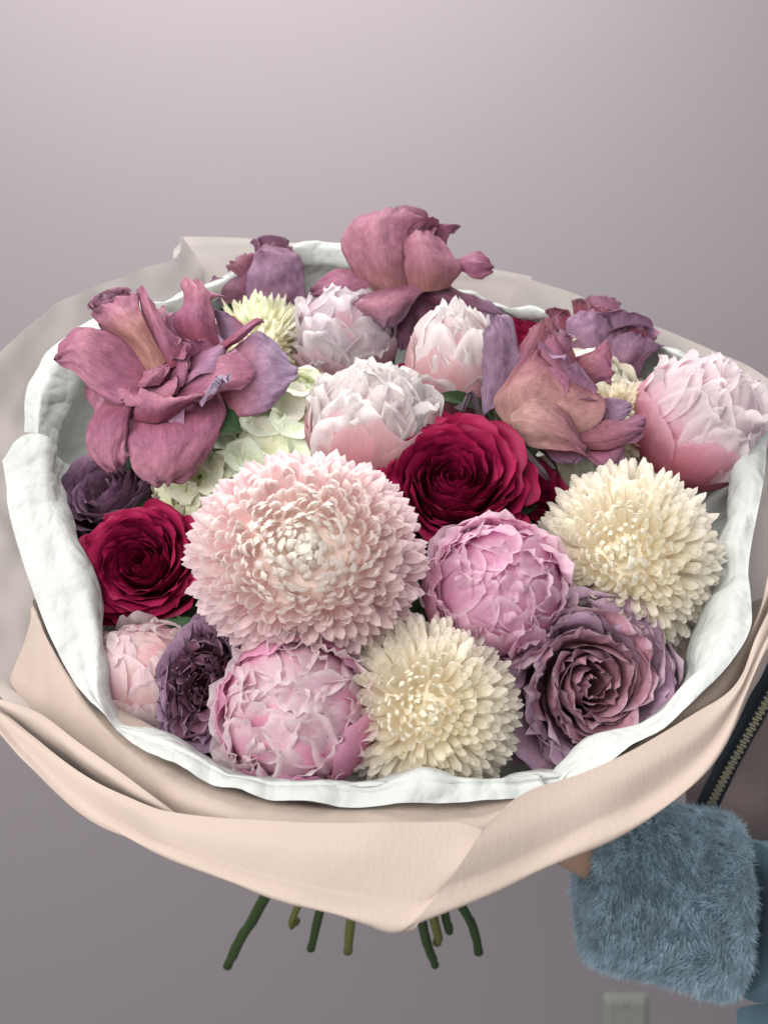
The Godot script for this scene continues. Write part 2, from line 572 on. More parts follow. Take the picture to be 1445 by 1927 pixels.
	sheet("wrapping_paper", "narrow folded tip of peach paper sticking out at the far lower left", "wrapping paper", gp, [
		[-6, 1314, 0.70, 70, 1340, 0.69, 150, 1398, 0.672, 240, 1462, 0.652, 330, 1528, 0.63],
		[-6, 1326, 0.698, 65, 1368, 0.69, 150, 1430, 0.668, 240, 1490, 0.65, 330, 1540, 0.632],
		[-6, 1345, 0.72, 70, 1400, 0.71, 170, 1462, 0.69, 260, 1520, 0.67, 340, 1560, 0.65]],
		40, 12, M.peach, {"bump": 0.001, "seed": 12.0})
	sheet("wrapping_paper", "large peach paper flap folded down across the front of the bouquet", "wrapping paper", gp, [
		[-8, 1330, 0.70, 60, 1385, 0.685, 160, 1457, 0.66, 250, 1503, 0.638, 322, 1530, 0.622, 480, 1543, 0.607, 660, 1550, 0.600, 850, 1547, 0.598, 912, 1562, 0.596],
		[-8, 1338, 0.695, 60, 1396, 0.68, 160, 1475, 0.655, 250, 1525, 0.632, 322, 1556, 0.616, 480, 1585, 0.600, 650, 1605, 0.592, 820, 1625, 0.589, 882, 1612, 0.588],
		[-8, 1352, 0.693, 54, 1415, 0.678, 160, 1510, 0.651, 255, 1563, 0.628, 325, 1592, 0.613, 480, 1640, 0.597, 640, 1676, 0.588, 790, 1695, 0.584, 842, 1665, 0.586],
		[-8, 1362, 0.692, 45, 1428, 0.677, 150, 1528, 0.650, 262, 1584, 0.627, 330, 1614, 0.612, 490, 1681, 0.596, 640, 1728, 0.587, 722, 1752, 0.584, 744, 1758, 0.583, 770, 1748, 0.583],
		[30, 1320, 0.78, 95, 1375, 0.765, 200, 1465, 0.74, 300, 1515, 0.71, 365, 1540, 0.70, 500, 1590, 0.69, 640, 1625, 0.68, 742, 1650, 0.67, 790, 1640, 0.67],
		ring(200, 285, 0.045, 0.0)],
		110, 60, M.peach, {"bump": 0.0014, "folds": 0.0016, "seed": 40.0, "scale": 12.0})
	sheet("wrapping_paper", "peach paper flap wrapped up the right front with a diagonal folded edge", "wrapping paper", gp, [
		[908, 1560, 0.594, 985, 1492, 0.612, 1100, 1452, 0.63, 1200, 1405, 0.645, 1300, 1345, 0.66, 1382, 1290, 0.675, 1425, 1195, 0.70, 1480, 1070, 0.74],
		[878, 1608, 0.586, 985, 1560, 0.60, 1105, 1500, 0.618, 1205, 1450, 0.634, 1310, 1385, 0.651, 1388, 1300, 0.67, 1432, 1200, 0.698, 1486, 1090, 0.737],
		[836, 1668, 0.582, 975, 1615, 0.596, 1125, 1540, 0.614, 1225, 1490, 0.632, 1330, 1405, 0.652, 1392, 1305, 0.672, 1438, 1204, 0.70, 1492, 1110, 0.74],
		[750, 1758, 0.580, 778, 1748, 0.5812, 965, 1662, 0.595, 1160, 1574, 0.613, 1285, 1494, 0.634, 1355, 1410, 0.654, 1398, 1310, 0.676, 1446, 1206, 0.704, 1496, 1120, 0.745],
		[766, 1650, 0.67, 950, 1570, 0.68, 1130, 1490, 0.70, 1240, 1420, 0.72, 1310, 1350, 0.74, 1360, 1270, 0.76, 1400, 1190, 0.78, 1450, 1120, 0.81],
		ring(285, 350, 0.045, 0.0)],
		100, 60, M.peach, {"bump": 0.0014, "folds": 0.0016, "seed": 55.0, "scale": 12.0})
	sheet("wrapping_paper", "pink side of a peach fold between the right tissue and the outer flap", "wrapping paper", gp, [
		[930, 1530, 0.672, 1060, 1490, 0.682, 1170, 1435, 0.692, 1270, 1370, 0.702, 1360, 1300, 0.712, 1420, 1190, 0.742, 1460, 1080, 0.777],
		[925, 1522, 0.652, 1060, 1472, 0.662, 1170, 1415, 0.672, 1262, 1342, 0.684, 1345, 1272, 0.698, 1412, 1180, 0.724, 1450, 1070, 0.762],
		[925, 1532, 0.644, 1060, 1485, 0.654, 1170, 1430, 0.665, 1270, 1362, 0.677, 1360, 1300, 0.692, 1420, 1192, 0.720, 1465, 1085, 0.757],
		[930, 1560, 0.672, 1070, 1520, 0.682, 1190, 1460, 0.692, 1290, 1390, 0.702, 1380, 1320, 0.712, 1430, 1210, 0.742, 1475, 1100, 0.782]],
		70, 24, M.peach, {"bump": 0.0012, "seed": 77.0})


# ------------------------------------------------------------------ the person who holds it
func seg(p: Vector3, a: Vector3, b: Vector3, ra: float, rb: float) -> float:
	var ab := b - a
	var t := clampf((p - a).dot(ab) / ab.length_squared(), 0.0, 1.0)
	return p.distance_to(a + ab * t) - lerpf(ra, rb, t)


# surface nets over a smooth union of tapered capsules
func nets(bones: Array, blend: float, cell: float) -> ArrayMesh:
	var lo := Vector3.INF
	var hi := -Vector3.INF
	for b in bones:
		for e in 2:
			var c: Vector3 = b[e]
			lo = lo.min(c - Vector3.ONE * (b[2 + e] + cell * 2.0))
			hi = hi.max(c + Vector3.ONE * (b[2 + e] + cell * 2.0))
	var n := Vector3i(((hi - lo) / cell).ceil()) + Vector3i.ONE
	var f := PackedFloat32Array()
	f.resize(n.x * n.y * n.z)
	for z in n.z:
		for y in n.y:
			for x in n.x:
				var p := lo + Vector3(x, y, z) * cell
				var d := 1.0
				for b in bones:
					var e := seg(p, b[0], b[1], b[2], b[3])
					var h := maxf(blend - absf(d - e), 0.0) / blend
					d = minf(d, e) - h * h * blend * 0.25
				f[x + n.x * (y + n.y * z)] = d
	var id := {}
	var vs := PackedVector3Array()
	var step := [1, n.x, n.x * n.y]
	for z in n.z - 1:
		for y in n.y - 1:
			for x in n.x - 1:
				var o := x + n.x * (y + n.y * z)
				var sum := Vector3.ZERO
				var cnt := 0
				for e in 12:
					var ax := e / 4
					var i1: int = e % 2
					var i2: int = (e / 2) % 2
					var c := Vector3.ZERO
					c[(ax + 1) % 3] = i1
					c[(ax + 2) % 3] = i2
					var q: int = o + i1 * step[(ax + 1) % 3] + i2 * step[(ax + 2) % 3]
					var a := f[q]
					var b := f[q + step[ax]]
					if (a < 0.0) != (b < 0.0):
						c[ax] = a / (a - b)
						sum += c
						cnt += 1
				if cnt:
					id[o] = vs.size()
					vs.append(lo + (Vector3(x, y, z) + sum / cnt) * cell)
	var st := SurfaceTool.new()
	st.begin(Mesh.PRIMITIVE_TRIANGLES)
	st.set_smooth_group(0)
	for v in vs: st.add_vertex(v)
	for z in range(1, n.z - 1):
		for y in range(1, n.y - 1):
			for x in range(1, n.x - 1):
				var o := x + n.x * (y + n.y * z)
				for ax in 3:
					var a := f[o]
					var b: float = f[o + step[ax]]
					if (a < 0.0) == (b < 0.0): continue
					var s1: int = step[(ax + 1) % 3]
					var s2: int = step[(ax + 2) % 3]
					var q := [id[o - s1 - s2], id[o - s2], id[o], id[o - s1]]
					if a < 0.0: q.reverse()
					for k in [0, 1, 2, 0, 2, 3]: st.add_index(q[k])
	st.generate_normals()
	return st.commit()


func make_person() -> void:
	var who := thing("person", "person in a blue suede jacket with fluffy cuffs holding the bouquet from the right", "person", "", at(1240, 1700, 1.02))
	var off := -who.position
	var ax := Vector3(0, 0.72, 0.69)
	var up := Vector3(0, 0.69, -0.72)
	var wrist := at(1030, 1545, 1.0)
	var palm := tie + Vector3(0.05, -0.035, -0.01)
	var bones := [[at(1300, 1675, 1.03), wrist, 0.036, 0.026], [wrist, palm, 0.026, 0.024]]
	for k in 4:
		var o: Vector3 = tie + ax * (0.033 - 0.021 * k)
		var knuckle: Vector3 = o + Vector3(0.046, 0, 0) + up * 0.012
		bones.append([palm + ax * (0.015 - 0.010 * k), knuckle, 0.014, 0.0115])
		var last := knuckle
		var tips := [62, 122, 168] if k < 3 else [55, 105, 145]
		var rad := 0.0112 - 0.0008 * k
		for a in tips:
			var t := deg_to_rad(a)
			var q: Vector3 = o + (Vector3.RIGHT * cos(t) + up * sin(t)) * 0.044
			bones.append([last, q, rad, rad - 0.0012])
			last = q
			rad -= 0.0011
	var th := wrist.lerp(palm, 0.7)
	for a in [-35, -85, -120]:
		var t := deg_to_rad(a)
		var q := tie + ax * 0.02 + (Vector3.RIGHT * cos(t) + up * sin(t)) * 0.046
		bones.append([th, q, 0.0125, 0.0105])
		th = q
	for b in bones:
		b[0] += off
		b[1] += off
	part(who, "body", nets(bones, 0.012, 0.005), M.skin)
	# turned-up fur cuff: a thick soft tube open towards the hand
	var c0 := at(1112, 1645, 1.02) + off
	var c1 := at(1366, 1706, 1.04) + off
	var dir := (c1 - c0).normalized()
	var side := Vector3(0.07, 1, 0).normalized()
	var fwd := Vector3.BACK
	var rows := []
	var prof := [[-0.01, 0.02], [-0.02, 0.5], [-0.015, 0.86], [0.03, 0.97], [0.2, 1.02], [0.45, 1.03], [0.7, 1.06], [0.9, 1.08], [1.0, 1.05], [1.01, 0.9], [0.97, 0.75]]
	for q in prof:
		var r := []
		for i in 25:
			var a := TAU * i / 24.0
			var lump := 1.0 + 0.05 * noise.get_noise_3d(cos(a) * 1.2, sin(a) * 1.2, q[0] * 2.0)
			r.append(c0 + (c1 - c0) * q[0] + (side * cos(a) * 0.066 + fwd * sin(a) * 0.060) * q[1] * lump)
		rows.append(r)
	var shape := patch(rows, 72, 60, {"even": true, "bump": 0.002, "scale": 40.0})
	var cuff := part(who, "fur_cuff", shape, M.fur_base)
	# tufts
	var arr := shape.surface_get_arrays(0)
	var vs: PackedVector3Array = arr[Mesh.ARRAY_VERTEX]
	var ns: PackedVector3Array = arr[Mesh.ARRAY_NORMAL]
	var mid := (c0 + c1) * 0.5
	var xs: Array[Transform3D] = []
	var cs: Array[Color] = []
	for k in 24000:
		var i := rng.randi() % vs.size()
		var nrm := ns[i]
		if nrm.dot(vs[i] - mid) < 0.0: nrm = -nrm
		if nrm.z < -0.45: continue
		var p := vs[i] + Vector3(rng.randf() - 0.5, rng.randf() - 0.5, rng.randf() - 0.5) * 0.006
		var lay := Vector3(noise.get_noise_3d(p.x * 14, p.y * 14, 3), noise.get_noise_3d(p.x * 14, p.y * 14, 30), 0.0) * 1.5 + Vector3(-0.35, -0.75, 0.1)
		var grow := (nrm * 0.75 + lay.slide(nrm).normalized() * (0.85 + 0.3 * rng.randf())).normalized()
		var b := frame(grow, rng.randf() * TAU)
		var sc := 0.75 + 0.6 * rng.randf()
		xs.append(Transform3D(b.scaled_local(Vector3.ONE * sc), p))
		cs.append(tint(Color(0.36, 0.48, 0.57), 0.7 + 0.4 * rng.randf() + 0.45 * noise.get_noise_3d(p.x * 45.0, p.y * 45.0, p.z * 45.0)))
	var mm := MultiMesh.new()
	mm.transform_format = MultiMesh.TRANSFORM_3D
	mm.use_colors = true
	mm.mesh = tuft()
	mm.instance_count = xs.size()
	for i in xs.size():
		mm.set_instance_transform(i, xs[i])
		mm.set_instance_color(i, cs[i])
	var fur := MultiMeshInstance3D.new()
	fur.name = "fur"
	fur.multimesh = mm
	fur.material_override = M.fur
	cuff.add_child(fur)
	fur.set_meta("kind", "stuff")
	# sleeve going out to the right
	part(who, "sleeve", tube([at(1395, 1722, 1.06) + off, at(1470, 1735, 1.07) + off, at(1620, 1745, 1.1) + off, at(1900, 1600, 1.15) + off], [0.064, 0.068, 0.072, 0.08], 24, 20, 0.06), M.suede)
	part(who, "jacket_hem", patch([curve_at(off, [1385, 1900, 1.12, 1420, 1890, 1.11, 1560, 1880, 1.1]), curve_at(off, [1390, 1990, 1.11, 1440, 1990, 1.1, 1580, 1990, 1.09]), curve_at(off, [1400, 2120, 1.12, 1450, 2120, 1.1, 1600, 2120, 1.09])], 12, 12, {"even": true, "bump": 0.004}), M.suede)
	# jacket front: navy placket, zipper, taupe cloth
	part(who, "shirt", patch([curve_at(off, [1300, 1180, 1.22, 1400, 1160, 1.2, 1560, 1120, 1.22]), curve_at(off, [1300, 1350, 1.2, 1400, 1340, 1.18, 1560, 1300, 1.2]), curve_at(off, [1290, 1500, 1.2, 1400, 1510, 1.18, 1560, 1480, 1.2]), curve_at(off, [1290, 1660, 1.22, 1400, 1680, 1.19, 1560, 1680, 1.2])], 20, 20, {"even": true, "bump": 0.006, "scale": 14.0}), M.taupe)
	part(who, "placket", patch([curve_at(off, [1300, 1530, 1.13, 1345, 1435, 1.12, 1390, 1330, 1.11, 1430, 1230, 1.1, 1480, 1120, 1.1]), curve_at(off, [1326, 1540, 1.125, 1366, 1440, 1.112, 1418, 1340, 1.10, 1470, 1250, 1.09, 1540, 1150, 1.09]), curve_at(off, [1345, 1540, 1.14, 1385, 1450, 1.13, 1434, 1360, 1.12, 1490, 1270, 1.11, 1560, 1170, 1.11])], 24, 10, {"even": true, "bump": 0.001}), M.navy)
	var st := SurfaceTool.new()
	st.begin(Mesh.PRIMITIVE_TRIANGLES)
	var tooth := BoxMesh.new()
	tooth.size = Vector3(0.0055, 0.0016, 0.002)
	var line := curve_at(off, [1334, 1520, 1.112, 1372, 1446, 1.102, 1424, 1352, 1.09, 1475, 1262, 1.08, 1545, 1160, 1.08])
	for k in 74:
		var p := key3(line, k / 73.0)
		var t := (key3(line, minf(k / 73.0 + 0.02, 1.0)) - p).normalized() if k < 72 else Vector3(0.5, 0.8, 0)
		var x := t.cross(Vector3.BACK).normalized()
		st.append_from(tooth, 0, Transform3D(Basis(x, t, x.cross(t)), p + x * (0.0008 if k % 2 else -0.0008)))
	var teeth := part(who, "zipper_teeth", st.commit(), M.brass)
	teeth.set_meta("kind", "stuff")


func curve_at(off: Vector3, a: Array) -> Array:
	var r := []
	for p in curve(a): r.append(p + off)
	return r


func tuft() -> ArrayMesh:
	var st := SurfaceTool.new()
	st.begin(Mesh.PRIMITIVE_TRIANGLES)
	for k in 5:
		var a := rng.randf() * TAU
		var o := Vector3(rng.randf() - 0.5, 0, rng.randf() - 0.5) * 0.003
		var bend := Vector3(cos(a), 0, sin(a)) * (0.002 + 0.003 * rng.randf())
		var h := 0.0042 + 0.003 * rng.randf()
		var wd := Vector3(cos(a + 1.6), 0, sin(a + 1.6)) * 0.0003
		var p := []
		for j in 4:
			var t := j / 3.0
			var c := o + Vector3(0, h * t, 0) + bend * t * t
			p.append([c - wd * (1.15 - t), c + wd * (1.15 - t)])
		for j in 3:
			for q in [p[j][0], p[j + 1][0], p[j][1], p[j][1], p[j + 1][0], p[j + 1][1]]: st.add_vertex(q)
	st.generate_normals()
	return st.commit()


# ------------------------------------------------------------------ flowers
func add_stem(f: Node3D, ends: Array, r := 0.0042, mat: Material = null) -> void:
	var inv := f.transform.affine_inverse()
	var p0 := f.position
	var jit := Vector3(rng.randf() - 0.5, rng.randf() - 0.5, rng.randf() - 0.5) * 0.03
	var pts := [p0, p0 - f.basis.y * 0.04, p0.lerp(tie + jit, 0.6) - f.basis.y * 0.01, tie + jit]
	if ends.size():
		for k in range(0, ends.size(), 3): pts.append(at(ends[k], ends[k + 1], ends[k + 2]))
	else:
		pts.append(tie + jit + (tie + jit - p0).normalized() * 0.05)
	var loc := []
	for p in pts: loc.append(inv * p)
	part(f, "stem", tube(loc, [r, r, r, r, r * 0.95], 8, 28, 0.32), mat if mat else M.stem)


func add_leaves(f: Node3D, R: float, n: int) -> void:
	for i in n:
		var lf := petal({"nu": 6, "nv": 8, "L": R * (1.0 + 0.4 * rng.randf()), "w": R * 0.34, "wp": [0.1, 0.8, 1.0, 0.7, 0.08], "phi": [60, 80 + rng.randf() * 25.0, 100 + rng.randf() * 30.0], "wrap": 0.0, "cup": R * 0.6, "bump": R * 0.08, "drop": 0.1, "r0": 0.004, "y0": -0.004, "col": [Color(1, 1, 1), Color(1, 1, 1)]})
		part(f, "leaf", lf, M.leaf, Transform3D(Basis(Vector3.UP, TAU * (i + rng.randf() * 0.5) / n), Vector3.ZERO))


func turn(a: float) -> Transform3D:
	return Transform3D(Basis(Vector3.UP, a), Vector3.ZERO)


func vary(c: Array, k: float) -> Array:
	var r := []
	for x in c: r.append(tint(x, k))
	return r


# a many-petalled rose: nested shells, the outer ones opening
func rose(f: Node3D, R: float, o: Dictionary) -> void:
	var n: int = o.get("n", 36)
	for i in n:
		var t := float(i) / (n - 1)
		var rad := R * (0.05 + 0.60 * pow(t, o.get("pack", 0.85)))
		var lean := lerpf(-10.0, o.get("open", 55.0), t * t)
		var high: float = R * (o.get("high", 0.95) + 0.12 * sin(t * 3.2) - 0.22 * t * t * o.get("sink", 1.0)) * (0.94 + 0.12 * rng.randf())
		var p := {"L": high * (1.0 + 0.18 * t), "r0": rad * 0.62, "phi": [lerpf(8, 40, t), lerpf(6, 26, t), lerpf(0, o.get("belly", 12.0), t), lean],
			"w": rad * lerpf(2.3, 1.05, t) + R * 0.06, "wp": [0.6, 0.9, 1.0, 0.97, 0.74], "wrap": lerpf(1.0, 1.12, t), "cup": R * 0.05, "nu": o.get("nu", 16), "nv": 12,
			"ruf": o.get("ruf", 0.02) * R * (0.35 + t), "freq": o.get("freq", 4.0) + rng.randf() * 2.0, "roll": R * o.get("roll", 0.06) * t, "bump": R * o.get("bump", 0.05) * (0.3 + t), "swirl": rad * o.get("swirl", 0.16), "drop": 0.12, "jag": o.get("jag", 0.04),
			"col": vary(o.inner if t < 0.55 else o.outer, 0.9 + 0.2 * rng.randf()), "mottle": 0.12}
		if o.has("rim"): p.merge({"rim": o.rim, "rim_from": 0.86, "rim_amount": o.get("rim_amount", 0.8)})
		part(f, "petal", petal(p), o.mat, turn(i * 2.39996 + 0.35 * rng.randf()))


# a full peony: a ball of frilled scales inside broad guard petals
func scale_petal(R: float, r: float, arc: float, span: float, lift: float, p: Dictionary) -> Dictionary:
	var a0 := deg_to_rad(arc - span)
	var q := {"L": r * deg_to_rad(span), "r0": r * sin(a0), "y0": R - r * cos(a0), "phi": [90 - arc + span, 90 - arc + span * 0.75, 90 - arc + span * 0.5, 90 - arc + span * 0.25 + lift * 0.25, 90 - arc + lift], "wrap": 0.0}
	q.merge(p)
	return q


func peony(f: Node3D, R: float, o: Dictionary) -> void:
	var n: int = o.get("n", 64)
	var c0 := cos(deg_to_rad(o.get("low", 84.0)))
	var ball := SphereMesh.new()
	ball.radius = R * 0.66
	ball.height = R * 1.32
	ball.radial_segments = 20
	ball.rings = 10
	part(f, "heart", ball, M.heart, Transform3D(Basis.IDENTITY, Vector3(0, R * 0.95, 0)))
	for i in n:
		var t := (i + 0.5) / n                               # 0 outermost scale, 1 at the crown
		var arc := 180.0 - rad_to_deg(acos(lerpf(c0, 1.0, t))) + (rng.randf() - 0.5) * 12.0 + 30.0 * t * t
		var r: float = R * lerpf(0.98, o.get("core", 0.86), t) * (0.95 + 0.07 * rng.randf())
		var lift: float = o.get("lift", 22.0) * (0.3 + 0.9 * rng.randf())
		if i % 3 == 0: lift += 45.0 * (0.5 + rng.randf())
		var p := scale_petal(R, r, arc, 70.0, lift, {"w": R * lerpf(0.50, 0.36, t) * (0.7 + 0.6 * rng.randf()), "wp": [0.45, 0.75, 0.95, 1.0, 0.98, 0.86],
			"cup": r * (0.6 + 0.7 * rng.randf()), "nu": 14, "nv": 10, "ruf": R * o.get("ruf", 0.035) * (1.0 + 1.4 * rng.randf()), "freq": 2.4 + 2.4 * rng.randf(), "bump": R * 0.06, "drop": 0.42, "jag": 0.22 * o.get("jag", 0.08) * (0.3 + rng.randf()),
			"col": vary(o.inner, 0.95 + 0.1 * rng.randf()), "mottle": 0.04})
		if o.has("rim"): p.merge({"rim": o.rim, "rim_from": 0.45, "rim_amount": 0.7})
		var b := Basis(Vector3.UP, i * 2.39996 + rng.randf() * 0.5) * Basis(Vector3.BACK, (rng.randf() - 0.5) * 0.3)
		part(f, "petal", petal(p), M.peony, Transform3D(b, Vector3.ZERO))
	var g: int = o.get("guards", 9)
	for i in g:
		var arc: float = o.get("guard_arc", 110.0) * (0.86 + 0.26 * rng.randf())
		var r := R * (1.0 + 0.06 * rng.randf())
		var p := scale_petal(R, r, arc, arc - 4.0, o.get("guard_open", 6.0), {"w": R * 0.62, "wp": [0.2, 0.6, 0.95, 1.0, 0.92, 0.6], "cup": r, "nu": 14, "nv": 12,
			"ruf": R * 0.018, "freq": 3.0, "bump": R * 0.04, "drop": 0.16, "jag": 0.05, "col": vary(o.outer, 0.94 + 0.1 * rng.randf()), "mottle": 0.06})
		if o.has("guard_rim"): p.merge({"rim": o.guard_rim, "rim_from": 0.6, "rim_amount": 0.6})
		part(f, "petal", petal(p), M.peony, turn(TAU * i / g * 1.0 + (i % 2) * 0.3 + 0.3 * rng.randf()))


# a disbud chrysanthemum: florets all over a ball; the 300 nearest the crown are parts, the rest one mass
func mum(f: Node3D, R: float, o: Dictionary) -> void:
	var n: int = o.get("n", 430)
	var far := cos(deg_to_rad(o.get("reach", 125.0)))
	var rings := 10
	var sorts := 5
	var forms := []
	for k in rings * sorts:
		var t: float = (k / sorts + 0.5) / rings
		var a := key(o.a, t)
		var b := key(o.b, t)
		var c := key(o.c, t)
		var jit := (rng.randf() - 0.5) * 22.0
		var p := {"nu": 4, "nv": 10, "L": R * key(o.get("len", [0.42]), t) * (0.92 + 0.2 * rng.randf()), "phi": [a, a, lerpf(a, b, 0.6), b + jit * 0.5, lerpf(b, c, 0.6) + jit, c + jit], "w": R * key(o.get("wide", [0.075]), t), "wp": o.get("wp", [0.5, 0.8, 1.0, 1.05, 0.8]), "wrap": 0.0, "cup": R * o.get("boat", 0.062), "drop": o.get("drop", 0.26), "jag": 0.05,
			"bump": R * 0.02, "roll": 0.0, "col": [o.deep[0].lerp(o.deep[1], t), o.mid[0].lerp(o.mid[1], t), o.tip[0].lerp(o.tip[1], t)], "k": 0.95 + 0.08 * rng.randf(), "mottle": 0.04}
		forms.append(petal(p))
	var rest: Array[Transform3D] = []
	var core := SphereMesh.new()
	core.radius = R * o.get("heart", 0.6)
	core.height = R * o.get("heart", 0.6) * 2.0
	core.radial_segments = 24
	core.rings = 12
	part(f, "core", core, o.core, Transform3D(Basis.IDENTITY, Vector3(0, R, 0)))
	var lump := SurfaceTool.new()
	lump.begin(Mesh.PRIMITIVE_TRIANGLES)
	for i in n:
		var t := (i + 0.5) / n
		var cy := lerpf(1.0, far, t)
		var psi := acos(cy) + (rng.randf() - 0.5) * 0.07
		var th := i * 2.39996 + (rng.randf() - 0.5) * 0.25
		var d := Vector3(sin(psi) * sin(th), cos(psi), sin(psi) * cos(th))
		var away := Vector3(cos(psi) * sin(th), -sin(psi), cos(psi) * cos(th))
		var b := Basis(d.cross(away) * 1.0, d, away).orthonormalized()
		b = Basis(d, (rng.randf() - 0.5) * o.get("mess", 0.5)) * b * Basis(Vector3.RIGHT, (rng.randf() - 0.5) * 0.22)
		var s := 0.86 + 0.28 * rng.randf()
		var xf := Transform3D(b.scaled_local(Vector3(s, s, s)), Vector3(0, R, 0) + d * R * lerpf(o.get("root0", 0.5), o.get("root1", 0.6), t))
		var m: Mesh = forms[clampi(int(psi / acos(far) * rings), 0, rings - 1) * sorts + rng.randi() % sorts]
		if i < 300: part(f, "petal", m, M.mum, xf)
		else: lump.append_from(m, 0, xf)
	if n > 300:
		var mass := part(f, "petals", lump.commit(), M.mum)
		mass.set_meta("kind", "stuff")


func hydrangea(f: Node3D, R: float, n: int, cs: Array, reach := 80.0) -> void:
	var forms := []
	for k in 6:
		forms.append(petal({"nu": 7, "nv": 7, "L": R * 0.52, "w": R * 0.29, "wp": [0.25, 0.75, 1.0, 1.0, 0.75], "phi": [62 + rng.randf() * 20.0, 78, 95 + rng.randf() * 20.0], "wrap": 0.0, "cup": R * 0.5, "ruf": R * 0.02, "bump": R * 0.06, "drop": 0.14, "jag": 0.05, "col": vary(cs[k % cs.size()], 0.95 + 0.1 * rng.randf()), "mottle": 0.1}))
	var eye := SphereMesh.new()
	eye.radius = R * 0.045
	eye.height = R * 0.08
	eye.radial_segments = 8
	eye.rings = 5
	for i in n:
		var t := (i + 0.5) / n
		var psi := deg_to_rad(reach) * sqrt(t)
		var th := i * 2.39996
		var d := Vector3(sin(psi) * sin(th), cos(psi), sin(psi) * cos(th))
		var b := frame(d + Vector3(rng.randf() - 0.5, rng.randf() - 0.5, rng.randf() - 0.5) * 0.5, rng.randf() * TAU)
		var fl := part(f, "floret", eye, M.stem_pale, Transform3D(b, d * R * (0.86 + 0.2 * rng.randf())))
		for q in 4:
			part(fl, "petal", forms[rng.randi() % 6], M.hydrangea, turn(TAU * q / 4.0 + 0.15 * rng.randf()))


# petals drawn through their own points: pixel x, y and centimetres behind the flower's distance
func drawn(f: Node3D, d: float, called: String, rows: Array, o: Dictionary) -> void:
	var inv := f.transform.affine_inverse()
	var flat: float = o.get("flat", 1.0)
	var g: Array = o.get("map", [0.0, 0.0, 1.0])             # the enlargement in which the points were measured
	var w := []
	for r in rows:
		var q := []
		for k in range(0, r.size(), 3): q.append(inv * at(g[0] + r[k] / g[2], g[1] + r[k + 1] / g[2], d + r[k + 2] * 0.01 * flat))
		w.append(q)
	var p := {"bump": 0.0016, "scale": 45.0, "ruf": 0.003, "freq": 5.5, "pleat": 0.00035, "mottle": 0.14, "drop": 0.08, "curl": 0.003, "front": inv.basis * Vector3(0, 0.25, 0.97)}
	p.merge(o, true)
	part(f, called, patch(w, 36, 26, p), M.rose if not o.has("mat") else o.mat)


const DUSTY := Color(0.42, 0.155, 0.26)
const ROSY := Color(0.54, 0.23, 0.32)
const LILAC := Color(0.40, 0.25, 0.39)
const PLUM := Color(0.2, 0.075, 0.13)
const WINE := Color(0.29, 0.07, 0.11)


func make_flowers() -> void:
	make_mums()
	make_peonies()
	make_red_roses()
	make_purple_roses()
	make_hydrangeas()
	make_drawn_roses()


func head(called: String, label: String, category: String, group: String, px: float, py: float, d: float, R: float, axis: Vector3, roll := 0.0, back := 1.0) -> Node3D:
	return thing(called, label, category, group, at(px, py, d) - axis.normalized() * R * back, axis, roll)


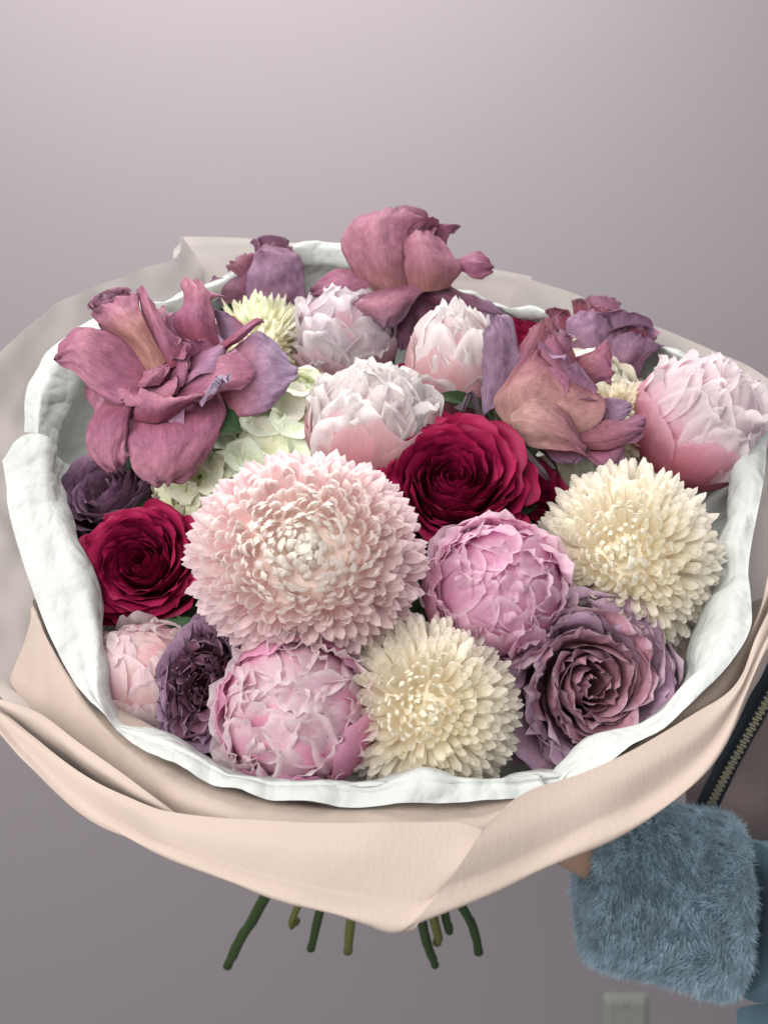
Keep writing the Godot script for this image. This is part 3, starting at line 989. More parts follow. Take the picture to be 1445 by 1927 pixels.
func make_mums() -> void:
	var g := "chrysanthemum balls in the bouquet"
	var kc := "chrysanthemum"
	var ivory := plain("floret heart", Color(0.94, 0.87, 0.72), 0.8)
	var blush := plain("blush floret heart", Color(0.95, 0.82, 0.76), 0.8)
	var f := head("chrysanthemum", "largest chrysanthemum ball, cream at its heart and pink round the edge, front centre", kc, g, 577, 1050, 0.71, 0.0635, Vector3(0.04, 0.16, 1))
	f.scale = Vector3(1, 1, 0.9)
	mum(f, 0.0635, {"n": 1150, "reach": 116.0, "heart": 0.76, "a": [-10, -8, 4, 10, 22], "b": [-30, -26, -12, 6, 30], "c": [-66, -76, -66, -24, 32], "len": [0.34, 0.36, 0.36, 0.35, 0.32], "wide": [0.042, 0.058, 0.064, 0.067, 0.07], "mess": 1.2, "boat": 0.052, "root0": 0.72, "root1": 0.72, "core": blush,
		"deep": [Color(0.98, 0.88, 0.80), Color(0.96, 0.56, 0.67)], "mid": [Color(0.985, 0.95, 0.87), Color(0.965, 0.68, 0.765)], "tip": [Color(0.985, 0.965, 0.91), Color(0.975, 0.80, 0.85)], "wp": [0.5, 0.75, 1.0, 1.12, 0.95], "drop": 0.34})
	add_stem(f, [600, 1725, 1.12, 585, 1786, 1.15])
	f = head("chrysanthemum", "cream chrysanthemum ball at the right, between the red rose and the tissue", kc, g, 1178, 1058, 0.775, 0.054, Vector3(-0.25, 0.2, 1))
	f.scale = Vector3(1, 1, 1.08)
	var cream := {"n": 1000, "reach": 116.0, "heart": 0.68, "a": [0, 10, 18, 26, 30], "b": [-14, 4, 14, 24, 30], "c": [-60, -58, -46, -26, -6], "len": [0.40, 0.44, 0.46, 0.47, 0.46], "wide": [0.04, 0.054, 0.06, 0.063, 0.064], "boat": 0.05, "root0": 0.66, "root1": 0.62, "core": ivory, "mess": 0.8,
		"deep": [Color(0.97, 0.89, 0.72), Color(0.96, 0.83, 0.73)], "mid": [Color(0.975, 0.93, 0.79), Color(0.97, 0.905, 0.81)], "tip": [Color(0.98, 0.95, 0.85), Color(0.975, 0.94, 0.875)], "wp": [0.5, 0.8, 1.0, 1.0, 0.72]}
	mum(f, 0.054, cream)
	add_stem(f, [866, 1700, 1.12, 890, 1745, 1.14, 901, 1792, 1.16], 0.0045)
	f = head("chrysanthemum", "cream chrysanthemum ball at the front rim, beside the large pink peony", kc, g, 798, 1338, 0.705, 0.050, Vector3(0.06, 0.12, 1), 1.0)
	mum(f, 0.050, cream)
	add_stem(f, [795, 1740, 1.12, 808, 1785, 1.14, 818, 1816, 1.16])
	f = head("chrysanthemum", "pale greenish cream chrysanthemum at the back, half behind the big mauve rose", kc, g, 490, 655, 0.96, 0.042, Vector3(-0.05, 0.9, 0.5), 2.0)
	mum(f, 0.042, {"n": 300, "reach": 122.0, "a": [5, 10, 14, 20], "b": [-10, -6, 0, 8], "c": [-50, -35, -20, -5], "len": [0.55], "wide": [0.07, 0.085], "boat": 0.07, "core": ivory, "mess": 0.8,
		"deep": [Color(0.7, 0.74, 0.42), Color(0.84, 0.62, 0.5)], "mid": [Color(0.8, 0.84, 0.6), Color(0.86, 0.78, 0.66)], "tip": [Color(0.84, 0.88, 0.7), Color(0.88, 0.82, 0.74)], "wp": [0.5, 0.8, 1.0, 0.9, 0.5]})
	add_stem(f, [])
	f = head("chrysanthemum", "small cream chrysanthemum peeping out behind the right mauve rose", kc, g, 1165, 800, 0.87, 0.030, Vector3(0.1, 0.6, 0.8), 2.0)
	mum(f, 0.030, {"n": 200, "reach": 120.0, "a": [5, 10, 16], "b": [-10, -6, 0], "c": [-50, -35, -20], "len": [0.55], "wide": [0.1], "boat": 0.08, "core": ivory, "mess": 0.8,
		"deep": [Color(0.8, 0.7, 0.42), Color(0.84, 0.62, 0.5)], "mid": [Color(0.86, 0.8, 0.6), Color(0.86, 0.78, 0.66)], "tip": [Color(0.88, 0.84, 0.7), Color(0.88, 0.82, 0.74)]})
	add_stem(f, [])


func make_peonies() -> void:
	var g := "peonies in the bouquet"
	var white := [Color(0.78, 0.36, 0.44), Color(0.84, 0.58, 0.63), Color(0.87, 0.79, 0.80), Color(0.88, 0.85, 0.85)]
	var pink_guard := [Color(0.70, 0.42, 0.38), Color(0.80, 0.30, 0.38), Color(0.82, 0.42, 0.48), Color(0.82, 0.60, 0.63)]
	var f := head("peony", "white peony blushing pink at the base, above the largest chrysanthemum", "peony", g, 700, 804, 0.81, 0.0435, Vector3(0.08, 1.0, 0.32), 0.4, 0.95)
	peony(f, 0.042, {"n": 60, "low": 64.0, "lift": 40.0, "inner": white, "outer": pink_guard, "guards": 10, "guard_arc": 108.0, "guard_open": 6.0, "jag": 0.2, "ruf": 0.04})
	add_stem(f, [660, 1740, 1.12, 655, 1790, 1.15], 0.0045, M.stem_pale)
	f = head("peony", "tall white and pink peony bud left of the right mauve rose", "peony", g, 858, 705, 0.87, 0.040, Vector3(0.0, 1.0, 0.35), 1.4, 1.1)
	f.scale = Vector3(0.86, 1.2, 0.86)
	peony(f, 0.040, {"n": 46, "lift": 14.0, "inner": white, "outer": pink_guard, "guards": 8, "guard_arc": 120.0, "guard_open": 0.0, "jag": 0.12})
	add_stem(f, [])
	f = head("peony", "pale pink peony at the back, below the topmost mauve rose", "peony", g, 648, 632, 0.95, 0.041, Vector3(-0.1, 0.95, 0.5), 2.4, 0.95)
	peony(f, 0.041, {"n": 60, "lift": 56.0, "inner": [Color(0.78, 0.46, 0.56), Color(0.82, 0.64, 0.72), Color(0.84, 0.76, 0.81), Color(0.85, 0.8, 0.84)], "outer": [Color(0.74, 0.36, 0.48), Color(0.84, 0.46, 0.58), Color(0.86, 0.68, 0.76)], "guards": 8, "guard_arc": 84.0, "jag": 0.25})
	add_stem(f, [])
	f = head("peony", "pink peony with a deep rose cheek at the right rim of the bouquet", "peony", g, 1312, 800, 0.86, 0.046, Vector3(0.55, 0.75, 0.45), 0.9, 0.95)
	peony(f, 0.046, {"n": 54, "low": 66.0, "lift": 40.0, "inner": [Color(0.84, 0.42, 0.54), Color(0.88, 0.64, 0.72), Color(0.90, 0.77, 0.82), Color(0.91, 0.83, 0.86)], "outer": [Color(0.62, 0.44, 0.3), Color(0.86, 0.26, 0.36), Color(0.86, 0.36, 0.47), Color(0.88, 0.56, 0.66)], "guards": 10, "guard_arc": 104.0, "jag": 0.1})
	add_stem(f, [])
	f = head("peony", "lilac pink peony facing forward below the bright red rose", "peony", g, 935, 1112, 0.735, 0.0425, Vector3(0.12, 0.22, 1), 2.2)
	peony(f, 0.0425, {"n": 90, "lift": 30.0, "inner": [Color(0.76, 0.22, 0.46), Color(0.82, 0.38, 0.60), Color(0.86, 0.52, 0.70), Color(0.88, 0.60, 0.75)], "rim": Color(0.9, 0.72, 0.82), "outer": [Color(0.78, 0.15, 0.36), Color(0.82, 0.22, 0.46), Color(0.85, 0.38, 0.60), Color(0.87, 0.54, 0.68)], "guards": 9, "guard_arc": 112.0, "jag": 0.14, "ruf": 0.03})
	add_stem(f, [815, 1725, 1.12, 822, 1775, 1.15], 0.0042, M.stem_pale)
	f = head("peony", "large pink peony with a pale frilled heart at the front rim, beside a cream chrysanthemum", "peony", g, 558, 1340, 0.69, 0.0435, Vector3(-0.02, 0.22, 1), 0.2)
	peony(f, 0.0435, {"n": 84, "lift": 26.0, "inner": [Color(0.80, 0.28, 0.48), Color(0.86, 0.46, 0.62), Color(0.90, 0.66, 0.76), Color(0.92, 0.78, 0.83)], "rim": Color(0.94, 0.87, 0.895), "outer": [Color(0.78, 0.14, 0.38), Color(0.82, 0.24, 0.48), Color(0.85, 0.35, 0.58), Color(0.87, 0.48, 0.67)], "guards": 9, "guard_arc": 126.0, "guard_open": 2.0, "jag": 0.2, "ruf": 0.04})
	add_stem(f, [498, 1690, 1.12, 455, 1765, 1.14, 428, 1818, 1.16], 0.0048)
	f = head("peony", "pale blush peony in the lower left corner of the tissue", "peony", g, 280, 1272, 0.76, 0.036, Vector3(-0.2, 0.55, 0.8), 1.2)
	peony(f, 0.036, {"n": 44, "lift": 16.0, "inner": [Color(0.86, 0.46, 0.52), Color(0.9, 0.68, 0.71), Color(0.92, 0.81, 0.83)], "outer": [Color(0.88, 0.62, 0.63), Color(0.91, 0.74, 0.76), Color(0.92, 0.83, 0.84)], "guards": 8, "guard_arc": 116.0, "jag": 0.08})
	add_stem(f, [])


func make_red_roses() -> void:
	var g := "red roses in the bouquet"
	var red := {"mat": M.red, "inner": [Color(0.07, 0.002, 0.012), Color(0.18, 0.004, 0.03), Color(0.25, 0.008, 0.055)], "outer": [Color(0.14, 0.004, 0.025), Color(0.25, 0.008, 0.05), Color(0.32, 0.014, 0.072)], "rim": Color(0.22, 0.008, 0.035), "rim_amount": 0.5, "n": 40, "bump": 0.10, "swirl": 0.30, "open": 62.0, "belly": 20.0, "ruf": 0.018, "roll": 0.05, "jag": 0.06}
	var f := head("rose", "largest red rose, wide open, right of centre", "rose", g, 852, 912, 0.775, 0.049, Vector3(0.02, 0.5, 0.9), 0.7, 0.8)
	rose(f, 0.056, red)
	add_leaves(f, 0.05, 6)
	add_stem(f, [])
	f = head("rose", "red rose at the left, between the tissue and the largest chrysanthemum", "rose", g, 268, 1062, 0.79, 0.040, Vector3(-0.12, 0.3, 0.95), 2.0, 0.8)
	rose(f, 0.046, red)
	add_leaves(f, 0.045, 6)
	add_stem(f, [])
	f = head("rose", "dark red rose half hidden behind the largest red rose", "rose", g, 1000, 925, 0.835, 0.034, Vector3(0.5, 0.5, 0.75), 1.0, 0.8)
	rose(f, 0.036, red.merged({"n": 24}))
	add_leaves(f, 0.04, 5)
	add_stem(f, [])
	f = head("rose", "small piece of a red rose showing between two white peonies", "rose", g, 757, 720, 0.93, 0.026, Vector3(0.0, 0.8, 0.6), 1.0, 0.8)
	rose(f, 0.027, red.merged({"n": 20}))
	add_stem(f, [])
	f = head("rose", "red rose at the back rim, right of the topmost mauve rose", "rose", g, 985, 625, 1.0, 0.026, Vector3(0.2, 0.9, 0.3), 1.0, 0.8)
	rose(f, 0.028, red.merged({"n": 20}))
	add_stem(f, [])


func make_purple_roses() -> void:
	var g := "mauve and purple roses in the bouquet"
	var f := head("rose", "ruffled mauve rose with crimped lilac edges at the lower right, against the tissue", "rose", g, 1100, 1285, 0.745, 0.046, Vector3(0.1, 0.1, 1), 0.6, 0.8)
	rose(f, 0.064, {"mat": M.rose, "n": 30, "pack": 0.72, "bump": 0.09, "swirl": 0.28, "open": 64.0, "belly": 24.0, "ruf": 0.055, "freq": 5.5, "nu": 26, "roll": 0.06, "jag": 0.02, "inner": [Color(0.28, 0.07, 0.09), Color(0.48, 0.19, 0.23), Color(0.56, 0.29, 0.38)], "outer": [Color(0.36, 0.14, 0.2), Color(0.50, 0.28, 0.39), Color(0.54, 0.35, 0.50)], "rim": Color(0.68, 0.5, 0.6), "rim_amount": 0.75})
	add_leaves(f, 0.05, 6)
	add_stem(f, [838, 1720, 1.13, 844, 1742, 1.15])
	f = head("rose", "dark plum rose with tightly crimped folds, between the blush and pink peonies", "rose", g, 388, 1290, 0.72, 0.035, Vector3(-0.1, 0.25, 1), 2.9, 0.8)
	f.scale = Vector3(0.85, 1, 1.25)
	rose(f, 0.040, {"mat": M.rose, "n": 34, "open": 48.0, "belly": 20.0, "ruf": 0.09, "freq": 4.0, "nu": 36, "roll": 0.05, "jag": 0.02, "inner": [Color(0.07, 0.02, 0.03), Color(0.17, 0.06, 0.09), Color(0.24, 0.11, 0.17)], "outer": [Color(0.10, 0.03, 0.055), Color(0.2, 0.09, 0.14), Color(0.28, 0.16, 0.25)], "rim": Color(0.33, 0.22, 0.32), "rim_amount": 0.7})
	add_leaves(f, 0.045, 6)
	add_stem(f, [560, 1705, 1.13, 558, 1735, 1.15], 0.004, M.stem_pale)
	f = head("rose", "shaded purple rose deep at the left, under the big reflexed rose", "rose", g, 208, 935, 0.86, 0.042, Vector3(-0.35, 0.5, 0.8), 0.3, 0.8)
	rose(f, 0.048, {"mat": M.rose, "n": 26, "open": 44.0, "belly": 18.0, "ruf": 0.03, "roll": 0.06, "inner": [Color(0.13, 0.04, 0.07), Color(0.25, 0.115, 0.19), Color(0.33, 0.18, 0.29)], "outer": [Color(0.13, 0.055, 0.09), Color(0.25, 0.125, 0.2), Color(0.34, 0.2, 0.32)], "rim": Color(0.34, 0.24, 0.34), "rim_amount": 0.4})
	add_leaves(f, 0.05, 6)
	add_stem(f, [])


func make_hydrangeas() -> void:
	var g := "hydrangea heads in the bouquet"
	var pale := [[Color(0.70, 0.74, 0.34), Color(0.84, 0.87, 0.6), Color(0.88, 0.91, 0.74)], [Color(0.78, 0.8, 0.5), Color(0.88, 0.9, 0.74), Color(0.9, 0.91, 0.8)], [Color(0.68, 0.76, 0.4), Color(0.8, 0.88, 0.66), Color(0.83, 0.92, 0.78)]]
	var f := head("hydrangea", "pale green hydrangea head between the big reflexed rose and the white peony", "hydrangea", g, 505, 790, 0.83, 0.058, Vector3(-0.05, 0.55, 0.85), 0.0, 0.95)
	hydrangea(f, 0.056, 34, pale)
	add_stem(f, [])
	f = head("hydrangea", "cream hydrangea florets low at the left, between the red rose and the largest chrysanthemum", "hydrangea", g, 400, 912, 0.825, 0.05, Vector3(-0.1, 0.4, 0.9), 1.0, 0.95)
	hydrangea(f, 0.046, 20, [[Color(0.66, 0.66, 0.4), Color(0.8, 0.78, 0.6), Color(0.84, 0.82, 0.7)], pale[0]])
	add_stem(f, [])
	f = head("hydrangea", "cream hydrangea head showing on both sides of the right mauve rose", "hydrangea", g, 1090, 730, 0.90, 0.06, Vector3(0.05, 0.6, 0.8), 2.0, 0.95)
	hydrangea(f, 0.058, 32, [[Color(0.7, 0.74, 0.44), Color(0.82, 0.84, 0.66), Color(0.84, 0.86, 0.74)], [Color(0.7, 0.66, 0.44), Color(0.84, 0.8, 0.66), Color(0.86, 0.82, 0.74)]])
	add_stem(f, [])


func make_drawn_roses() -> void:
	var g := "mauve and purple roses in the bouquet"
	var edge := {"rim": Color(0.50, 0.29, 0.41), "rim_from": 0.88, "rim_amount": 0.65}
	var pale := {"rim": Color(0.52, 0.40, 0.52), "rim_from": 0.9, "rim_amount": 0.8}
	var rosy := [WINE, DUSTY, ROSY, DUSTY]
	# big reflexed rose, upper left
	var f := thing("rose", "big dusty mauve rose with its petals curled right back, upper left", "rose", g, at(335, 770, 0.82), Vector3(-0.45, 0.6, 0.65))
	var d := 0.785
	var m := {"map": [80.0, 360.0, 2.676], "k": 0.93}
	var e := edge.merged(m)
	drawn(f, d, "petal", [[890, 1120, 1.6, 900, 1000, 1.2, 905, 830, 2.0], [1000, 1138, 0.6, 1010, 960, 0.2, 1000, 750, 1.4], [1130, 1115, 0.4, 1150, 920, 0.0, 1095, 685, 1.2], [1225, 1045, 0.8, 1292, 910, 0.6, 1225, 790, 1.2]], {"col": [WINE, ROSY, LILAC, Color(0.42, 0.30, 0.46)], "bump": 0.003, "curl": 0.003}.merged(m))
	drawn(f, d, "petal", [[890, 800, 2.4, 880, 700, 2.6, 865, 585, 2.8], [950, 740, 2.0, 940, 680, 2.2, 910, 600, 2.8], [1010, 690, 1.6, 990, 650, 2.0, 940, 610, 2.8]], {"col": [PLUM, LILAC, DUSTY]}.merged(e))
	drawn(f, d, "petal", [[890, 835, 1.0, 895, 800, 0.4, 890, 770, 1.0], [1010, 745, 0.6, 1005, 715, 0.0, 990, 695, 0.8], [1080, 685, 0.4, 1075, 660, 0.0, 1060, 640, 0.6], [1112, 668, 0.4, 1120, 648, 0.2, 1095, 630, 0.6]], {"col": [WINE, DUSTY, WINE], "ruf": 0.0006}.merged(e))
	drawn(f, d, "petal", [[710, 780, 1.0, 800, 760, 0.2, 912, 820, 1.2], [650, 650, 1.4, 770, 640, -0.4, 885, 700, 0.8], [695, 560, 1.4, 780, 555, -0.2, 858, 590, 0.6], [690, 485, 1.4, 780, 490, 0.2, 865, 548, 0.6], [698, 438, 1.6, 745, 436, 1.0, 918, 516, 0.4]], {"col": [WINE, DUSTY, ROSY, ROSY], "bump": 0.002}.merged(e))
	drawn(f, d, "petal", [[630, 1040, 0.6, 700, 960, 0.8, 900, 850, 1.2], [612, 940, 0.0, 700, 880, 0.4, 905, 812, 0.8], [640, 855, -0.4, 730, 830, -0.2, 835, 755, 0.4], [730, 855, -1.2, 748, 765, -0.8, 800, 732, 0.2]], {"col": [PLUM, WINE, DUSTY, DUSTY], "ruf": 0.003}.merged(e))
	drawn(f, d, "petal", [[430, 1120, 0.6, 600, 1110, 0.2, 890, 1000, 0.8], [420, 1230, -0.4, 640, 1200, -1.4, 930, 1115, -0.2], [438, 1350, -0.6, 640, 1330, -1.9, 868, 1300, -0.4], [478, 1440, -0.2, 620, 1440, -1.4, 795, 1400, 0.0], [545, 1478, 0.4, 620, 1488, -0.4, 725, 1470, 0.4]], {"col": [WINE, DUSTY, ROSY, Color(0.46, 0.22, 0.31)], "bump": 0.003, "ruf": 0.0034, "curl": 0.004}.merged(e))
	drawn(f, d, "petal", [[320, 1050, 0.8, 420, 1050, 0.2, 500, 990, 0.2], [235, 1150, 0.2, 330, 1150, -1.2, 448, 1110, -0.6], [222, 1260, 0.2, 320, 1280, -1.5, 432, 1205, -1.0], [240, 1345, 0.6, 330, 1372, -1.0, 412, 1300, -1.2], [290, 1388, 1.0, 370, 1414, -0.2, 452, 1350, -1.0]], {"col": [WINE, DUSTY, ROSY, DUSTY], "ruf": 0.0036, "curl": 0.004}.merged(e))
	drawn(f, d, "petal", [[480, 1020, 0.0, 515, 960, 0.2, 540, 880, 0.4], [400, 1070, -0.6, 440, 930, 0.0, 450, 735, 0.4], [250, 1005, -0.8, 280, 850, -0.9, 300, 688, 0.2], [150, 910, -0.4, 160, 790, -1.0, 195, 690, 0.4], [72, 872, 0.6, 60, 852, 0.2, 105, 772, 0.8]], {"col": [WINE, DUSTY, ROSY, DUSTY], "ruf": 0.0034, "bump": 0.003, "curl": 0.004}.merged(e))
	drawn(f, d, "petal", [[640, 1040, -0.4, 655, 1010, -0.2, 670, 975, 0.2], [800, 1050, -1.4, 790, 950, -0.6, 790, 875, 0.0], [885, 995, -1.6, 905, 890, -0.8, 905, 818, -0.4], [1045, 1000, -0.8, 1066, 900, -0.8, 962, 800, -0.9]], {"col": [WINE, DUSTY, ROSY, DUSTY], "ruf": 0.001}.merged(e))
	drawn(f, d, "petal", [[455, 1150, -0.4, 600, 1160, -1.2, 780, 1040, -0.8], [460, 1070, -1.0, 610, 1090, -2.4, 815, 1030, -2.0], [480, 1000, -1.0, 630, 1050, -2.6, 845, 1020, -2.4], [490, 978, -0.8, 650, 1036, -2.4, 860, 1000, -2.4]], {"col": [WINE, DUSTY, ROSY, ROSY], "ruf": 0.0016, "curl": 0.002}.merged(pale).merged(m))
	drawn(f, d, "petal", [[780, 1062, -2.2, 830, 1015, -2.0, 880, 985, -1.6], [825, 1020, -2.7, 850, 960, -2.5, 915, 935, -2.0], [850, 985, -2.8, 880, 935, -2.6, 948, 905, -2.1]], {"col": [LILAC, Color(0.46, 0.34, 0.48), Color(0.5, 0.4, 0.55)], "ruf": 0.0024, "freq": 8.0}.merged(m))
	drawn(f, d, "petal", [[580, 905, 0.0, 660, 885, -0.2, 745, 850, 0.2], [545, 760, 0.0, 620, 740, -0.8, 722, 765, 0.6], [505, 620, 0.2, 555, 610, -0.8, 645, 690, 0.8], [480, 480, 0.6, 500, 474, 0.2, 545, 568, 1.2]], {"col": [WINE, DUSTY, ROSY, DUSTY], "ruf": 0.002}.merged(e))
	drawn(f, d, "petal", [[470, 985, -0.4, 520, 985, -1.0, 600, 975, -0.8], [490, 960, -0.8, 560, 930, -1.6, 625, 930, -1.2], [520, 900, -0.4, 590, 880, -1.4, 650, 860, -0.8]], {"col": [DUSTY, ROSY, DUSTY], "ruf": 0.003}.merged(e))
	drawn(f, d, "petal", [[530, 915, 0.0, 575, 900, -0.8, 625, 855, -0.4], [425, 770, 0.2, 500, 770, -1.5, 565, 730, -0.6], [295, 690, 0.4, 390, 650, -1.7, 505, 600, -0.4], [250, 650, 0.6, 350, 590, -1.3, 495, 540, 0.0], [226, 595, 0.8, 330, 550, -0.6, 492, 474, 0.6]], {"col": [Color(0.54, 0.26, 0.23), Color(0.58, 0.28, 0.25), ROSY, DUSTY], "ruf": 0.0014}.merged(e))
	var bud := {"mat": M.rose, "open": 30.0, "belly": 6.0, "ruf": 0.04, "roll": 0.06, "inner": [PLUM, Color(0.28, 0.10, 0.17), Color(0.36, 0.19, 0.27)], "outer": [WINE, DUSTY, Color(0.40, 0.20, 0.28)], "rim": Color(0.48, 0.3, 0.4), "rim_amount": 0.5}
	skirt(f, at(315, 735, d + 0.035), Vector3(-0.3, 0.35, 0.9), 0.058, 10, [20, 50, 88, 125], [[WINE, DUSTY, ROSY, DUSTY], [WINE, DUSTY, LILAC], [WINE, ROSY, DUSTY]])
	skirt(f, at(315, 730, d + 0.02), Vector3(-0.3, 0.45, 0.85), 0.038, 8, [10, 30, 60, 100], [[PLUM, WINE, DUSTY, DUSTY], [WINE, DUSTY, ROSY]])
	inner_bud(f, at(216, 590, d + 0.008), Vector3(-0.3, 0.85, 0.55), 0.0185, 16, bud)
	add_leaves(f, 0.045, 4)
	add_stem(f, [])
	# topmost rose
	f = thing("rose", "topmost dusty pink rose standing above the back rim", "rose", g, at(740, 580, 0.96), Vector3(0.05, 0.9, 0.25))
	d = 0.93
	m = {"map": [560.0, 360.0, 3.141], "k": 0.8}
	e = edge.merged(m)
	skirt(f, at(755, 565, d + 0.035), Vector3(0.1, 0.95, -0.1), 0.042, 7, [30, 60, 85, 120], [[PLUM, WINE, DUSTY], [PLUM, DUSTY, WINE]])
	skirt(f, at(750, 530, d + 0.02), Vector3(0.1, 0.95, 0.1), 0.05, 6, [30, 18, 10, 30], [[WINE, DUSTY, ROSY, DUSTY]])
	inner_bud(f, at(762, 432, d + 0.02), Vector3(0.1, 0.95, -0.1), 0.021, 14, bud)
	drawn(f, d, "petal", [[690, 650, 1.2, 730, 600, 0.8, 910, 550, 1.4], [800, 680, 0.6, 850, 615, 0.0, 990, 590, 1.0], [950, 730, 0.6, 1010, 655, 0.2, 1085, 635, 1.2], [1150, 775, 1.0, 1245, 735, 1.0, 1160, 675, 1.6]], {"col": [PLUM, Color(0.25, 0.09, 0.15), Color(0.28, 0.12, 0.19), LILAC]}.merged(m))
	drawn(f, d, "petal", [[640, 690, 1.0, 700, 640, 0.8, 800, 650, 1.0], [690, 745, 0.6, 760, 755, -0.2, 880, 735, 0.6], [725, 865, 0.8, 800, 855, 0.4, 885, 805, 1.0]], {"col": [PLUM, Color(0.25, 0.09, 0.16), Color(0.29, 0.14, 0.22)]}.merged(m))
	drawn(f, d, "petal", [[620, 690, 1.2, 680, 700, 0.8, 730, 740, 1.2], [545, 800, 1.0, 640, 820, 0.4, 725, 790, 1.0], [550, 905, 1.4, 620, 945, 1.0, 715, 875, 1.4]], {"col": [PLUM, Color(0.2, 0.08, 0.14), Color(0.27, 0.14, 0.22)]}.merged(m))
	drawn(f, d, "petal", [[760, 360, 2.4, 800, 340, 2.2, 880, 350, 2.4], [800, 250, 2.2, 840, 250, 2.0, 890, 285, 2.2], [830, 190, 2.0, 870, 215, 1.8, 920, 235, 2.0], [880, 190, 2.0, 965, 200, 1.8, 930, 240, 2.0]], {"col": [WINE, DUSTY, Color(0.34, 0.13, 0.22)]}.merged(e))
	drawn(f, d, "petal", [[820, 560, 1.2, 850, 500, 0.8, 850, 420, 1.2], [960, 480, 0.4, 970, 430, 0.0, 935, 390, 0.6], [1040, 520, 0.0, 1060, 430, -0.6, 1060, 345, 0.4], [1130, 540, 0.4, 1170, 450, 0.2, 1130, 378, 0.8]], {"col": [WINE, DUSTY, DUSTY, DUSTY], "curl": 0.005}.merged(pale).merged(m))
	drawn(f, d, "petal", [[500, 600, 0.6, 460, 520, 0.4, 340, 450, 1.2], [330, 660, 0.2, 300, 560, -0.4, 220, 462, 0.8], [200, 650, 0.4, 170, 590, 0.0, 130, 510, 0.8], [80, 620, 0.8, 70, 605, 0.6, 95, 530, 1.0]], {"col": [ROSY, DUSTY, DUSTY, PLUM]}.merged(e))
	drawn(f, d, "petal", [[420, 590, 0.4, 560, 610, -0.4, 710, 585, 0.4], [285, 440, 0.8, 500, 430, -1.8, 700, 410, 0.2], [245, 310, 1.2, 480, 290, -1.9, 730, 290, 0.4], [300, 175, 1.4, 500, 160, -1.2, 775, 190, 0.8], [440, 100, 1.6, 570, 84, 0.2, 770, 106, 1.4]], {"col": [Color(0.52, 0.24, 0.23), ROSY, ROSY, DUSTY], "bump": 0.003, "curl": 0.006}.merged(e))
	drawn(f, d, "petal", [[650, 585, -0.2, 780, 595, -1.0, 910, 560, 0.2], [605, 450, -0.6, 780, 430, -2.4, 980, 475, -0.2], [586, 325, -0.2, 745, 315, -2.2, 925, 385, 0.0], [610, 262, 0.2, 720, 245, -1.4, 870, 285, 0.4], [650, 238, 0.6, 720, 226, -0.4, 830, 255, 0.8]], {"col": [Color(0.50, 0.22, 0.21), ROSY, ROSY, DUSTY], "curl": 0.005}.merged(e))
	drawn(f, d, "petal", [[290, 630, -0.2, 560, 570, -1.0, 870, 515, 0.2], [220, 668, -0.4, 500, 650, -2.6, 750, 600, -0.8], [320, 735, -0.2, 520, 740, -2.8, 695, 650, -1.0], [420, 788, 0.2, 520, 812, -2.0, 620, 785, -0.8]], {"col": [DUSTY, ROSY, Color(0.44, 0.21, 0.3), LILAC], "ruf": 0.0024, "curl": 0.003}.merged(pale).merged(m))
	add_stem(f, [])
	# right mauve rose, seen from its side
	f = thing("rose", "veined golden mauve rose seen from the side, right of the red rose", "rose", g, at(960, 815, 0.84), Vector3(0.55, 0.75, 0.3))
	d = 0.805
	m = {"map": [880.0, 540.0, 2.5575], "flat": 0.65, "k": 0.84}
	e = edge.merged(m)
	var gold := Color(0.60, 0.31, 0.31)
	var dusk := Color(0.34, 0.125, 0.165)
	drawn(f, d, "petal", [[580, 690, 1.4, 600, 620, 1.2, 630, 530, 1.6], [710, 660, 0.8, 715, 600, 0.6, 700, 530, 1.2], [795, 610, 0.8, 788, 575, 0.8, 770, 532, 1.2]], {"col": [WINE, LILAC, LILAC]}.merged(m))
	drawn(f, d, "petal", [[530, 480, 1.2, 500, 420, 1.2, 500, 340, 1.8], [600, 480, 0.6, 600, 390, 0.2, 600, 295, 1.2], [650, 458, 0.4, 662, 380, 0.0, 652, 260, 1.0], [692, 478, 0.0, 702, 420, 0.2, 684, 245, 1.2]], {"col": [WINE, dusk, DUSTY, dusk], "bump": 0.003, "curl": 0.005}.merged(e))
	drawn(f, d, "petal", [[58, 630, 0.8, 90, 605, 0.0, 150, 560, 0.6], [60, 400, 0.8, 115, 390, -0.5, 245, 365, 0.6], [60, 260, 1.0, 130, 250, -0.2, 255, 300, 0.8], [64, 200, 1.2, 120, 150, 0.6, 220, 88, 1.4]], {"col": [LILAC, Color(0.31, 0.19, 0.28), LILAC], "bump": 0.003, "ruf": 0.003}.merged(pale).merged(m))
	drawn(f, d, "petal", [[108, 545, 0.6, 180, 580, 0.6, 330, 540, 1.0], [165, 420, 0.8, 240, 410, 0.2, 380, 380, 0.8], [270, 240, 1.2, 340, 230, 0.0, 430, 260, 0.8], [292, 185, 1.6, 360, 148, 0.8, 414, 140, 1.2]], {"col": [WINE, DUSTY, dusk, dusk], "curl": 0.004}.merged(e))
	drawn(f, d, "petal", [[430, 400, 1.0, 490, 390, 0.6, 540, 380, 1.0], [420, 250, 1.0, 460, 240, 0.4, 505, 320, 0.8], [402, 148, 1.2, 412, 140, 0.8, 430, 170, 1.0]], {"col": [dusk, dusk, DUSTY]}.merged(e))
	skirt(f, at(990, 800, d + 0.02), Vector3(0.6, 0.75, 0.1), 0.055, 7, [25, 22, 30, 70], [[WINE, dusk, DUSTY, DUSTY], [WINE, DUSTY, LILAC]])
	inner_bud(f, at(1049, 650, d + 0.006), Vector3(0.25, 0.9, 0.35), 0.013, 12, bud)
